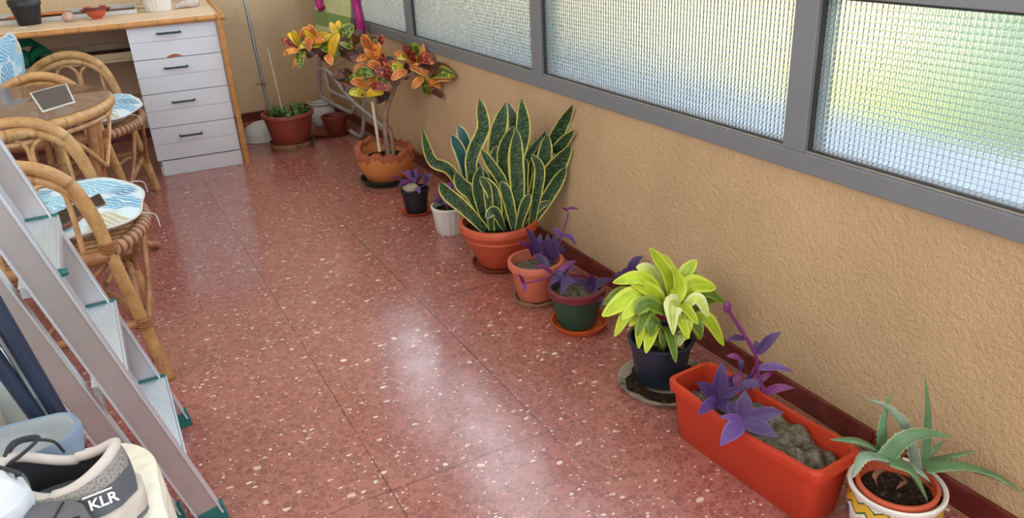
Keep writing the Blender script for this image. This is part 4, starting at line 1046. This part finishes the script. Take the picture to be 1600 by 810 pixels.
RIGHT = Vector((HEAD.y, -HEAD.x, 0)); UP = Vector((0, 0, 1))
def cleaf(x0, y0, x1, y1, w, mi, dd0=0, dd1=0, lift=.12, prof='oval'):
    a, b = cp(x0, y0, dd0), cp(x1, y1, dd1); a.x = min(a.x, XW - .03); b.x = min(b.x, XW - .02); L = (b - a).length; mid = (a + b) / 2 + UP * L * lift - HEAD * L * .12
    wm = w * .3704 * mpp(a)
    keep(MB().leaf([a, mid, b], wm, .0012, .22, (-HEAD + UP * .5), rnd.uniform(-.5, .5), prof, 12, 3, .06).build('leaf', CROT[mi], None), ct)
rnd = random.Random(12)
for (c0, c1, d, n, s) in ((275, 205, .08, 9, 66), (350, 195, .06, 9, 72), (430, 175, .08, 8, 70), (500, 200, .04, 7, 64), (575, 235, .0, 9, 70), (500, 325, .03, 7, 66), (620, 310, .0, 7, 64), (760, 265, .0, 9, 70), (815, 320, .0, 6, 66), (555, 370, -.02, 3, 60)):
    for k in range(n + 1):
        a = rnd.uniform(-.2, PI + .2) if k % 4 else rnd.uniform(PI, 2 * PI); L = s * rnd.uniform(.95, 1.5)
        mi = rnd.choices(range(7), (2.5, 1.8, 6, 2, 4.5, 1, .8))[0]
        if k % 4 and math.sin(a) > .6 and rnd.random() < .3: mi = rnd.choice((0, 1, 6))
        cleaf(c0, c1, c0 + L * math.cos(a) * 1.1, c1 - L * math.sin(a) * .95, rnd.uniform(42, 56) if mi in (2, 4) else rnd.uniform(30, 42), mi, d, d + rnd.uniform(-.09, .09), rnd.uniform(.05, .2))
for q in ((395, 250, 432, 140, 46, 1, .0, -.04), (300, 215, 318, 160, 40, 6, .0, -.05), (260, 215, 197, 230, 30, 0, 0, 0), (380, 230, 400, 275, 34, 6, 0, -.05), (590, 250, 600, 180, 46, 0, -.03, -.06),
          (600, 190, 628, 155, 34, 3, 0, -.03), (545, 250, 548, 150, 22, 1, 0, 0), (585, 260, 535, 205, 22, 6, -.02, -.05), (520, 370, 515, 300, 44, 4, -.02, -.05), (545, 400, 472, 395, 40, 5, -.03, -.08),
          (545, 400, 620, 395, 50, 1, -.03, -.06), (660, 330, 580, 300, 46, 3, -.03, -.06), (700, 310, 655, 270, 46, 5, -.02, -.05), (720, 300, 650, 340, 36, 6, -.04, -.06), (790, 290, 785, 185, 34, 0, 0, -.02),
          (760, 270, 735, 205, 28, 1, 0, -.02), (735, 280, 712, 215, 26, 6, 0, 0), (820, 360, 910, 335, 42, 6, -.02, -.04), (790, 330, 740, 375, 34, 6, -.05, -.07), (820, 370, 810, 310, 24, 4, -.02, -.05), (830, 385, 870, 415, 26, 2, 0, -.02),
          (640, 400, 590, 440, 40, 2, 0, -.03), (640, 400, 560, 405, 36, 2, 0, .03), (480, 320, 420, 300, 40, 3, .02, 0), (500, 335, 430, 350, 40, 3, .02, 0)):
    cleaf(*q)

# ------------------------------------------------------------------ snake plant
SNP = Vector((1.12, 2.28, .012))
snk = pot_thing('potted_snake_plant', 'large snake plant with yellow-edged leaves in a big terracotta-coloured pot', SNP, .078, .128, .156, M['terracotta'], .010, .026, soilz=.128)
MB().lathe([(.1165, .098), (.1205, .101), (.1205, .104), (.118, .107)], 44, cap=False).build('band', M['terracotta'], snk)
saucer('plant_saucer', 'dark terracotta-coloured saucer under the snake plant', (SNP.x - .004, SNP.y, 0), .098, .018, M['dark_saucer'], rb=.088)
G5 = lambda x, y: (600 + x * .3704, 140 + y * .3704)
SL_ = [([(405, 505), (290, 352), (205, 300), (162, 170)], 44, .03, -.02, 'strap', 0), ([(425, 530), (340, 500), (270, 440), (238, 390)], 56, -.05, -.07, 'strap', 0), ([(425, 510), (375, 450), (325, 400), (303, 347)], 58, -.01, -.04, 'oval', 0),
       ([(400, 520), (368, 350), (378, 260), (418, 170), (412, 95), (402, 36)], 52, 0, 0, 'strap', 0), ([(400, 470), (350, 250), (312, 150)], 46, .06, .08, 'strap', 1), ([(400, 460), (330, 290), (284, 188)], 46, .05, .03, 'strap', 1),
       ([(480, 520), (478, 350), (480, 200), (515, 55)], 72, .05, .06, 'strap', 0), ([(515, 480), (550, 200), (525, 52)], 44, .07, .09, 'strap', 0), ([(530, 520), (550, 340), (588, 180), (582, 38)], 62, .03, .04, 'strap', 0),
       ([(567, 540), (562, 400), (556, 280), (560, 165)], 60, -.04, -.03, 'strap', 0), ([(585, 510), (612, 320), (592, 165)], 32, .05, .06, 'strap', 0), ([(620, 510), (680, 290), (740, 170), (797, 65)], 56, .05, .05, 'strap', 0),
       ([(630, 510), (690, 310), (750, 230), (803, 172)], 46, .07, .05, 'strap', 0), ([(610, 510), (665, 340), (690, 185)], 62, .01, .0, 'strap', 0), ([(600, 500), (590, 330), (668, 188)], 34, .04, .05, 'strap', 0),
       ([(630, 525), (695, 370), (786, 236)], 88, .0, -.01, 'oval', 0), ([(640, 530), (705, 430), (768, 325)], 52, -.01, -.02, 'strap', 0), ([(620, 525), (650, 410), (655, 330), (622, 272)], 42, -.03, -.04, 'strap', 0),
       ([(600, 510), (585, 390), (602, 290)], 44, -.01, -.01, 'strap', 0), ([(600, 532), (650, 500), (705, 470)], 28, -.03, -.02, 'strap', 0), ([(430, 520), (395, 420), (408, 320)], 46, -.02, -.03, 'strap', 0),
       ([(545, 525), (500, 400), (450, 320), (408, 252)], 44, -.02, -.02, 'strap', 0), ([(472, 470), (462, 330), (475, 232)], 38, .03, .04, 'strap', 0), ([(480, 520), (462, 440), (404, 368)], 52, -.05, -.06, 'strap', 0),
       ([(548, 538), (520, 450), (492, 385)], 44, -.05, -.05, 'strap', 0), ([(560, 540), (592, 490), (617, 440)], 40, -.06, -.06, 'strap', 0), ([(505, 528), (465, 515), (428, 545)], 40, -.06, -.10, 'oval', 0),
       ([(530, 480), (498, 290), (548, 150)], 46, .02, .03, 'strap', 0), ([(640, 520), (695, 460), (742, 392)], 36, .0, .02, 'strap', 0), ([(500, 500), (440, 400), (345, 260)], 40, .04, .04, 'strap', 1), ([(590, 520), (560, 400), (645, 200)], 34, .06, .08, 'strap', 0), ([(620, 500), (640, 300), (680, 175)], 44, .07, .09, 'strap', 0), ([(450, 530), (440, 440), (430, 380)], 36, -.055, -.06, 'strap', 0)]
rnd = random.Random(4)
for i, (pts, w, d0, d1, pf, mi) in enumerate(SL_):
    P = [at_p(*G5(*q), SNP, d0 + (d1 - d0) * k / (len(pts) - 1)) for k, q in enumerate(pts)]
    P[0] = Vector((SNP.x + max(-.09, min(.09, P[0].x - SNP.x)), SNP.y + max(-.09, min(.09, P[0].y - SNP.y)), max(.135, min(P[0].z, .15))))
    P = [Vector((min(p.x, XW - .012), p.y, p.z)) for p in P]
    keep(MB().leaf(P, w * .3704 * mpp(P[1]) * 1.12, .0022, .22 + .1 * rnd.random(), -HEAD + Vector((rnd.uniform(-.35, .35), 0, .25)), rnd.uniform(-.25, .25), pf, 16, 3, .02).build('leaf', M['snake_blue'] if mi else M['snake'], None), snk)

# ------------------------------------------------------------------ purple heart plants
PUR = ('purple', 'purple', 'purple_lite', 'purple_pink')
def pleaf(root, a, b, w, mat='purple', lift=.1, hint=None, fold=.3, prof='lance', sag=None):
    L = (b - a).length; mid = (a + b) / 2 + UP * L * lift
    o = MB().leaf([a, mid, b], w, .001, fold, hint or (-HEAD * .5 + UP), random.uniform(-.3, .3), prof, 12, 3).build('leaf', M[mat], None); keep(o, root); return o
def pl_random(root, P, zs, n, R, seed, h=.08):
    rd = random.Random(seed); random.seed(seed)
    for k in range(n):
        a = rd.uniform(0, 2 * PI); r = R * .45 * rd.random(); b = Vector((P.x + r * math.cos(a), P.y + r * math.sin(a), zs + rd.uniform(.01, h * .6)))
        L = rd.uniform(.05, .085); e = b + Vector((L * math.cos(a) * .8, L * math.sin(a) * .8, rd.uniform(-.01, .06)))
        e.x = min(e.x, XW - .02)
        pleaf(root, b, e, rd.uniform(.017, .026), rd.choice(PUR), .15)
        if k % 3 == 0:
            keep(MB().tube(smoothpts([(P.x + r * .6 * math.cos(a), P.y + r * .6 * math.sin(a), zs - .004), (b + Vector((P.x, P.y, zs))) / 2, b], 3), .003, 6).build('stem', M['stem_purple'], None), root)
BP = Vector((1.068, 2.94, .009))
t = pot_thing('potted_purple_heart', 'small purple heart plant in a black pot with a grey stone', BP, .045, .058, .098, M['black_pot'], .003, .012)
pl_random(t, BP, .10, 18, .10, 2, .09)
saucer('plant_saucer', 'small red saucer under the black pot', (BP.x, BP.y, 0), .066, .014, M['terracotta'])
p = at_p(642, 292, BP, -.03); o = MB().blob((0, 0, 0), .03, 18, 11, (1.15, 1, .62), .08, 6).build('stone', M['stone']); o.location = (p.x, p.y, .118); tag(o, 'flat grey stone lying in the small black pot', 'stone')
WP = Vector((1.105, 2.67, 0))
t = pot_thing('potted_purple_heart', 'purple heart plant in a chalky white pot left of the snake plant', WP, .058, .070, .108, M['white_pot'], .003, .014, ribs=(18, .0008))
pl_random(t, WP, .10, 20, .11, 5, .10)
PP = Vector((1.092, 1.975, .014))
t = pot_thing('potted_purple_heart', 'purple heart plant in a pink terracotta pot next to the snake plant', PP, .062, .082, .124, M['terracotta_pink'], .007, .022, soil='drysoil')
G6 = lambda x, y: (780 + x * .4073, 320 + y * .4073)
q6 = lambda x, y, dd=0, P=PP: at_p(*G6(x, y), P, dd)
random.seed(8)
for (x0, y0, x1, y1, w, d0, d1, m) in ((150, 200, 100, 85, 34, 0, -.01, 0), (140, 190, 72, 140, 26, 0, -.03, 3), (205, 215, 215, 112, 40, .02, .03, 0), (150, 190, 160, 110, 26, .02, .04, 0), (140, 190, 200, 262, 30, -.03, -.06, 0), (195, 210, 120, 130, 26, 0, .02, 0), (160, 200, 235, 175, 30, .02, .04, 0), (210, 215, 160, 130, 28, 0, -.01, 1), (130, 200, 95, 150, 24, .0, -.03, 0), (170, 220, 205, 280, 24, -.03, -.06, 1), (190, 205, 185, 110, 30, .04, .06, 0), (235, 215, 245, 150, 24, .04, .05, 0)):
    pleaf(t, q6(x0, y0, d0), q6(x1, y1, d1), w * .4073 * mpp(PP), PUR[m], .08)
keep(MB().tube(smoothpts([q6(195, 225, .01), q6(225, 170, .03), q6(242, 115, .04), q6(266, 30, .05)], 5), .0028, 8).build('stem', M['stem_purple'], None), t)
pleaf(t, q6(250, 22, .05), q6(310, 18, .04), 14 * .4073 * mpp(PP), 'purple_pink', .1)
pleaf(t, q6(262, 26, .05), q6(238, 14, .04), 14 * .4073 * mpp(PP), 'purple_pink', .1)
pleaf(t, q6(244, 120, .04), q6(298, 157, .03), 20 * .4073 * mpp(PP), 'purple_lite', .25)
pleaf(t, q6(240, 125, .04), q6(200, 90, .06), 22 * .4073 * mpp(PP), 'purple_lite', .15)
saucer('plant_saucer', 'crusty brown dish under the pink terracotta pot', (PP.x, PP.y, 0), .078, .016, M['tan_saucer'], rb=.07, jit=lambda i, a, r, z: (r + .003 * math.sin(4 * a), z * (1 + .25 * math.sin(7 * a))))
GP = Vector((1.104, 1.757, .012))
t = pot_thing('potted_purple_heart', 'purple heart plant in a bottle-green pot with a maroon rim', GP, .058, .079, .118, M['green_pot'], .005, .02, soil='drysoil')
MB().lathe([(.0800, .095), (.0855, .0975), (.0868, .1175), (.084, .1195), (.0745, .1192), (.0735, .106)], 44, cap=False).build('rim', M['maroon'], t)
g6 = lambda x, y, dd=0: at_p(*G6(x, y), GP, dd)
for (x0, y0, x1, y1, w, d0, d1, m) in ((205, 265, 132, 238, 30, 0, -.02, 3), (225, 265, 300, 214, 24, .02, .04, 3), (225, 262, 300, 240, 30, .03, .04, 2), (270, 275, 238, 345, 34, -.02, -.06, 0), (355, 330, 275, 280, 32, -.02, -.02, 0), (352, 330, 356, 268, 34, -.01, -.02, 0), (355, 325, 440, 285, 34, .0, .02, 0), (360, 330, 395, 385, 34, -.04, -.07, 0), (230, 290, 270, 240, 34, .02, .03, 0), (240, 300, 215, 250, 34, 0, .02, 0), (250, 300, 320, 300, 28, 0, 0, 2), (225, 280, 195, 310, 26, -.03, -.05, 0)):
    pleaf(t, g6(x0, y0, d0), g6(x1, y1, d1), w * .4073 * mpp(GP), PUR[m], .1)
keep(MB().tube(smoothpts([g6(200, 270, -.03), g6(160, 288, -.05), g6(100, 302, -.07)], 4), .0026, 8).build('stem', M['stem_purple'], None), t)
pleaf(t, g6(95, 305, -.07), g6(68, 268, -.08), 20 * .4073 * mpp(GP), 'purple_pink', .1); pleaf(t, g6(98, 303, -.07), g6(96, 336, -.08), 20 * .4073 * mpp(GP), 'purple_pink', 0)
keep(MB().tube(smoothpts([g6(350, 330, -.0), g6(420, 292, .03), g6(480, 275, .06), g6(500, 262, .07)], 4), .003, 8).build('stem', M['stem_purple'], None), t)
for (x0, y0, x1, y1, w, d0, d1, m) in ((495, 262, 552, 198, 40, .07, .06, 0), (490, 268, 440, 275, 26, .07, .07, 0), (480, 270, 500, 245, 30, .07, .09, 0), (485, 275, 530, 335, 34, .06, .05, 2), (500, 262, 540, 250, 32, .07, .08, 0)):
    pleaf(t, g6(x0, y0, d0), g6(x1, y1, d1), w * .4073 * mpp(GP), PUR[m], .12)
saucer('plant_saucer', 'bright orange saucer under the bottle-green pot', (GP.x + .004, GP.y - .008, 0), .086, .024, M['orange'])

# ------------------------------------------------------------------ lime pothos in navy pot
NP = Vector((1.122, 1.385, .012))
t = pot_thing('potted_lime_pothos', 'bushy lime-green leafy plant in a navy blue pot', NP, .062, .081, .122, M['blue_pot'], .005, .008, soilz=.10)
n6 = lambda x, y, dd=0: at_p(*G6(x, y), NP, dd)
random.seed(31); rnd = random.Random(31)
for (pts, w, m, d0, d1, pf) in (
    ([(670, 400), (650, 280), (610, 215), (574, 167)], 56, 'lime', 0, -.01, 'oval'), ([(690, 390), (680, 300), (640, 230), (618, 190)], 54, 'lime', .02, .03, 'oval'), ([(685, 330), (712, 265), (757, 212)], 54, 'lime', .03, .05, 'oval'),
    ([(700, 380), (740, 310), (832, 320)], 78, 'lime', 0, -.01, 'oval'), ([(730, 400), (790, 335), (866, 378)], 46, 'lime_mid', .03, .04, 'oval'), ([(640, 370), (550, 285), (436, 300)], 60, 'lime', 0, -.02, 'oval'),
    ([(635, 350), (580, 260), (525, 240)], 58, 'lime_pale', .02, .02, 'oval'), ([(620, 400), (520, 350), (395, 428)], 74, 'lime', -.03, -.06, 'oval'), ([(560, 400), (480, 335), (397, 385)], 46, 'lime_mid', .01, 0, 'oval'),
    ([(600, 440), (510, 400), (443, 505)], 46, 'lime', -.04, -.07, 'oval'), ([(695, 400), (665, 390), (668, 500)], 92, 'lime_pale', -.05, -.10, 'heart'), ([(700, 400), (760, 360), (802, 430)], 44, 'lime_pale', -.03, -.05, 'oval'),
    ([(745, 440), (800, 440), (862, 542)], 52, 'lime', .0, -.02, 'oval'), ([(580, 460), (545, 440), (535, 552)], 42, 'lime', -.05, -.08, 'oval'), ([(600, 420), (540, 380), (470, 440)], 56, 'lime', -.05, -.08, 'oval'),
    ([(660, 400), (620, 300), (600, 240)], 60, 'lime', .04, .05, 'oval'), ([(640, 420), (590, 340), (500, 300)], 66, 'lime', -.02, -.03, 'oval'), ([(660, 400), (690, 320), (670, 250)], 56, 'lime', -.03, -.03, 'oval'),
    ([(720, 420), (800, 370), (850, 360)], 40, 'lime_mid', .04, .05, 'oval'), ([(650, 420), (570, 380), (520, 420)], 62, 'lime_mid', -.06, -.09, 'oval'), ([(730, 440), (760, 460), (770, 520)], 42, 'lime_mid', -.03, -.05, 'oval'),
    ([(700, 460), (720, 440), (715, 520)], 44, 'lime', -.06, -.09, 'oval'), ([(620, 470), (590, 450), (585, 510)], 44, 'lime_mid', -.06, -.08, 'oval'), ([(640, 490), (630, 500), (625, 545)], 34, 'lime_mid', -.05, -.07, 'oval'), ([(680, 500), (700, 500), (690, 545)], 30, 'lime_pale', -.05, -.07, 'oval'), ([(730, 420), (745, 300), (745, 255)], 46, 'lime_mid', .06, .07, 'oval')):
    P = [n6(x, y, d0 + (d1 - d0) * k / (len(pts) - 1)) for k, (x, y) in enumerate(pts)]
    P = [Vector((min(p.x, XW - .015), p.y, p.z)) for p in P]
    keep(MB().leaf(P, w * .4073 * mpp(NP), .001, .16, -HEAD * .8 + UP, rnd.uniform(-.25, .25), pf, 14, 3, .05).build('leaf', M[m], None), t)
for k in range(18):
    a = 2 * PI * k / 18 + rnd.uniform(-.2, .2); b = Vector((NP.x + .02 * math.cos(a), NP.y + .02 * math.sin(a), .17 + rnd.uniform(0, .07))); L = rnd.uniform(.07, .12)
    e = b + Vector((L * math.cos(a), L * math.sin(a), rnd.uniform(-.06, .015))); e.x = min(e.x, XW - .02)
    keep(MB().leaf([b, (b + e) / 2 + UP * L * .28, e], rnd.uniform(.026, .038), .001, .18, UP, rnd.uniform(-.3, .3), 'oval', 12, 3, .05).build('leaf', M[rnd.choice(('lime', 'lime_mid', 'lime'))], None), t)
for k in range(12):
    a = rnd.uniform(0, 6.28); r = .045 * rnd.random() ** .5
    b = Vector((NP.x + r * math.cos(a), NP.y + r * math.sin(a), .11)); e = b + Vector((.03 * math.cos(a), .03 * math.sin(a), rnd.uniform(.05, .10)))
    keep(MB().tube(smoothpts([b, (b + e) / 2 + Vector((.005, 0, 0)), e], 3), .0028, 6).build('stem', M['stem_green'] if k % 3 else M['stem_brown'], None), t)
for k in range(9):
    a = rnd.uniform(0, 6.28); r = .06 * rnd.random() ** .5; b = Vector((NP.x + r * math.cos(a), NP.y + r * math.sin(a), .118)); e = b + Vector((.035 * math.cos(a * 2), .035 * math.sin(a * 2), rnd.uniform(-.004, .02)))
    keep(MB().leaf([b, (b + e) / 2 + UP * .006, e], .022, .001, .2, n=7, m=2).build('leaf', M['dead'] if k % 2 else M['lime_mid'], None), t)
sc_ = saucer('plant_saucer', 'broad muddy grey dish under the navy pot', (1.128, 1.372, 0), .122, .014, M['stone_saucer'], rb=.112, wall=.007)
MB().lathe([(.070, .0055), (.068, .014), (.0001, .012)], 40, jit=lambda i, a, r, z: (r + .005 * math.sin(5 * a) + .003 * math.sin(11 * a), z)).build('dirt', M['soil'], sc_) if False else None
MB().lathe([(.1, .005), (.088, .0085), (.070, .010), (.066, .0102)], 48, cap=False, jit=lambda i, a, r, z: (r + (.005 * math.sin(5 * a) + .003 * math.sin(11 * a) if i < 2 else 0), z)).build('dirt', M['soil'], sc_)

# ------------------------------------------------------------------ orange-red trough planter
PA_, PB_, PC_, PD_ = [at_z(u, v, .15) for u, v in ((1054, 597), (1120, 580), (1320, 708), (1228, 764))]
ctr = Vector((1.063, 1.005, 0)); ax = Vector((.112, -.99, 0)).normalized()   # long axis, towards the viewer
g7 = lambda x, y: (1030 + x * .4446, 450 + y * .4446)
F_ = [at_z(u, v, .005) for u, v in ((1082, 668), (1247, 790))]
TW = .88
plr = thing('trough_planter', (1.072, 1.0, 0), 'orange-red rectangular trough with purple heart plants and grey soil', 'potted plant', None, math.atan2(-.985, .06) + PI / 2)
def rr(hw, hl, r, n=6, bulge=0):
    out = []
    for cx, cy, a0 in ((hw - r, hl - r, 0), (-hw + r, hl - r, PI / 2), (-hw + r, -hl + r, PI), (hw - r, -hl + r, 1.5 * PI)):
        for k in range(n + 1): a = a0 + PI / 2 * k / n; out.append([cx + r * math.cos(a), cy + r * math.sin(a)])
        nx, ny = {0: ((-1, 0)), PI / 2: (0, -1), PI: (1, 0), 1.5 * PI: (0, 1)}[a0]
        ln = (2 * hw - 2 * r) if ny == 0 else (2 * hl - 2 * r); x0, y0 = out[-1]
        for k in range(1, 14): out.append([x0 + nx * ln * k / 14, y0 + ny * ln * k / 14])
    for p in out:
        b = math.cos(p[1] / hl * PI / 2) if abs(p[0]) > hw - r * .5 else 0
        if b > 0: p[0] += bulge * b * (1 if p[0] > 0 else -1)
    return out
HW, HL, HT = .072, .205, .145
def pring(hw, hl, r, z, bul=0, wav=0): return [Vector((x * TW, y, z + wav * (.5 - .5 * math.cos(min(1, max(0, (abs(y) / hl - .25) / .5)) * PI)) )) for x, y in rr(hw, hl, r, 6, bul)]
mb = MB(); S = [pring(.054, .182, .02, 0), pring(.057, .186, .02, .004), pring(.066, .199, .022, HT - .022, .006), pring(.075, .208, .024, HT - .021, .007, .004), pring(.077, .210, .024, HT - .003, .007, .007), pring(.075, .208, .024, HT, .007, .007), pring(.065, .198, .02, HT, .006, .007), pring(.063, .196, .02, HT - .022, .005), pring(.060, .190, .02, .08)]
n = len(S[0])
for r_ in S: mb.v += r_
for i in range(len(S) - 1):
    for k in range(n): kk = (k + 1) % n; mb._f((i * n + k, i * n + kk, (i + 1) * n + kk, (i + 1) * n + k))
mb._f(range(n - 1, -1, -1)); mb.build('trough', M['red_planter'], plr)
def lump(x, y): return .126 + .014 * math.sin(9 * y + 2) + .008 * math.sin(40 * x + 22 * y) + .006 * math.sin(75 * y + 30 * x) + .004 * math.sin(140 * x - 90 * y) - .02 * (abs(x) / .06) ** 4 - .02 * (abs(y) / .19) ** 8
mb = MB(); nx, ny = 24, 70
for i in range(nx + 1):
    for j in range(ny + 1):
        u_ = -1 + 2 * i / nx; v_ = -1 + 2 * j / ny; y = v_ * .187; x = u_ * .0585 * TW * (1 - .45 * max(0, (abs(v_) - .86) / .14) ** 2); mb.v.append(Vector((x, y, lump(x, y))))
for i in range(nx):
    for j in range(ny): mb._f((i * (ny + 1) + j, (i + 1) * (ny + 1) + j, (i + 1) * (ny + 1) + j + 1, i * (ny + 1) + j + 1))
mb.build('soil', M['drysoil'], plr)
TP = Vector((1.072, 1.0, 0))
z7 = lambda x, y, dd=0: at_p(*g7(x, y), TP, dd)
kk7 = .4446 * mpp((1.07, 1.05, .15))
random.seed(17)
R1 = (205, 397, .06); R2 = (293, 470, -.05)
for (c, x1, y1, w, d, m) in ((R1, 222, 260, 50, .08, 0), (R1, 132, 330, 46, .05, 0), (R1, 133, 447, 48, .0, 2), (R1, 302, 347, 34, .05, 0), (R1, 250, 450, 52, .0, 0), (R1, 280, 300, 40, .12, 0),
                             (R2, 301, 360, 54, -.03, 0), (R2, 440, 437, 52, -.06, 0), (R2, 214, 557, 58, -.10, 2), (R2, 418, 526, 50, -.09, 0), (R2, 212, 453, 26, -.06, 2), (R2, 240, 400, 56, .0, 0)):
    pleaf(plr, z7(*c), z7(x1, y1, d), w * kk7, PUR[m], .07, (-HEAD + UP * .7), .22)
for (x0, y0, x1, y1, w, d0, d1, m) in ((345, 232, 430, 155, 36, .1, .1, 0), (342, 225, 338, 185, 24, .1, .11, 0), (345, 282, 472, 297, 28, .1, .08, 2), (298, 180, 232, 188, 20, .1, .08, 0), (360, 375, 476, 352, 30, .09, .08, 3), (320, 310, 300, 375, 26, .1, .07, 0), (350, 300, 330, 360, 26, .1, .07, 3), (290, 340, 365, 345, 28, .06, .05, 0), (275, 350, 270, 300, 30, .08, .1, 3), (350, 330, 400, 300, 22, .11, .12, 3), (285, 250, 235, 240, 20, .14, .14, 3), (285, 250, 290, 300, 20, .14, .13, 0), (245, 420, 300, 440, 36, .02, .0, 0)):
    pleaf(plr, z7(x0, y0, d0), z7(x1, y1, d1), w * kk7, PUR[m], .12, (-HEAD + UP * .7), .28)
for pts, r in (([(362, 412, .08), (362, 350, .09), (345, 290, .1), (338, 235, .1), (295, 160, .1), (242, 75, .1)], .0042), ([(330, 400, .09), (322, 330, .1), (335, 280, .1)], .0035), ([(210, 420, .06), (205, 397, .06)], .004), ([(295, 500, -.04), (293, 470, -.05)], .004), ([(290, 370, .09), (287, 300, .13), (285, 250, .14)], .0025)):
    keep(MB().tube(smoothpts([z7(*q) for q in pts], 5), r, 8).build('stem', M['stem_purple'], None), plr)
b_ = z7(238, 66, .1); keep(MB().blob(b_, .009, 10, 8, (1, 1, 1.5), .1, 2).build('bud', M['stem_purple'], None), plr)
pleaf(plr, b_, z7(228, 55, .1), 14 * kk7, 'purple_pink', .1)

# ------------------------------------------------------------------ aloe in terracotta pot inside painted ceramic pot
AP = Vector((1.150, .716, 0))
cp_ = thing('ceramic_cachepot', AP, 'white ceramic pot with painted yellow and green garland, around the aloe pot', 'pot')
MB().lathe([(.052, 0), (.058, .006), (.080, .055), (.084, .09), (.080, .108), (.084, .120), (.0855, .127), (.083, .130), (.0785, .128), (.0765, .108), (.079, .088), (.074, .055), (.05, .012), (.0001, .010)], 64).build('pot_body', M['majolica'], cp_)
MB().lathe([(.0838, .1185), (.0868, .124), (.0865, .130), (.083, .1325), (.078, .129)], 64, cap=False).build('rim', M['white_pot'], cp_)
t = pot_thing('potted_aloe', 'aloe with long grey-green spiky leaves in a terracotta inner pot', (AP.x, AP.y, .0125), .048, .070, .122, M['terracotta'], .003, .018, soilz=.098)
z8 = lambda x, y, dd=0: at_p(*g7(x, y), AP, dd); k8 = .4446 * mpp((1.15, .72, .15))
random.seed(5)
for (pts, w, d0, d1, m, hv) in (([(785, 592), (700, 545), (598, 534)], 62, -.0, -.03, 'aloe', (0, 0, 1)), ([(795, 605), (720, 600), (680, 670)], 60, -.03, -.07, 'aloe_pale', (0, 0, 1)), ([(785, 605), (850, 535), (930, 512), (1032, 523)], 66, -.03, -.02, 'aloe', -HEAD + UP * .6),
        ([(780, 580), (785, 470), (816, 362)], 40, .01, .02, 'aloe', -HEAD), ([(905, 640), (868, 495), (805, 420), (718, 388)], 40, .02, .0, 'aloe_pale', -HEAD), ([(805, 612), (885, 650), (945, 752)], 72, -.04, -.07, 'aloe', (0, 0, 1)),
        ([(935, 612), (942, 450), (935, 312)], 36, .04, .05, 'aloe', -HEAD), ([(928, 605), (965, 570), (1004, 536)], 26, .04, .05, 'aloe', -HEAD), ([(928, 622), (1010, 600), (1124, 572)], 40, .03, .05, 'aloe', (0, 0, 1)),
        ([(935, 640), (1060, 632), (1175, 662), (1284, 726)], 62, .01, -.02, 'aloe', (0, 0, 1)), ([(880, 625), (915, 650), (952, 682)], 34, -.02, -.04, 'aloe_pale', (0, 0, 1)), ([(870, 575), (850, 600), (880, 640)], 22, .0, .0, 'dead', (0, 0, 1)),
        ([(790, 640), (760, 660), (765, 700)], 18, -.02, -.03, 'dead', UP), ([(830, 650), (860, 680), (830, 710)], 20, -.03, -.04, 'dead', UP), ([(930, 680), (960, 700), (975, 720)], 18, .0, .0, 'dead', UP)):
    P = [z8(x, y, d0 + (d1 - d0) * k / (len(pts) - 1)) for k, (x, y) in enumerate(pts)]
    P = [Vector((min(p.x, XW - .012), p.y, max(p.z, .118))) for p in P]
    lf = MB().leaf(P, w * k8, .006 if m != 'dead' else .001, .28, hv, 0, 'spike' if len(pts) > 2 and m != 'dead' else 'lance', 22, 3)
    if m != 'dead':      # little teeth on both margins
        K = 12; nn = 22
        for i in range(3, nn - 3, 2):
            for e in (0, 6):
                q = lf.v[i * K + e]; c_ = (lf.v[i * K + 3]); d_ = (q - c_); d_.normalize(); tv = (lf.v[(i + 1) * K + e] - q) * .35
                o = len(lf.v); lf.v += [q - tv, q + tv, q + d_ * .0022 + tv, q + Vector((0, 0, .0008))]; lf._f((o, o + 1, o + 2)); lf._f((o, o + 2, o + 3)); lf._f((o + 1, o + 3, o + 2))
    keep(lf.build('leaf', M[m], None), t)
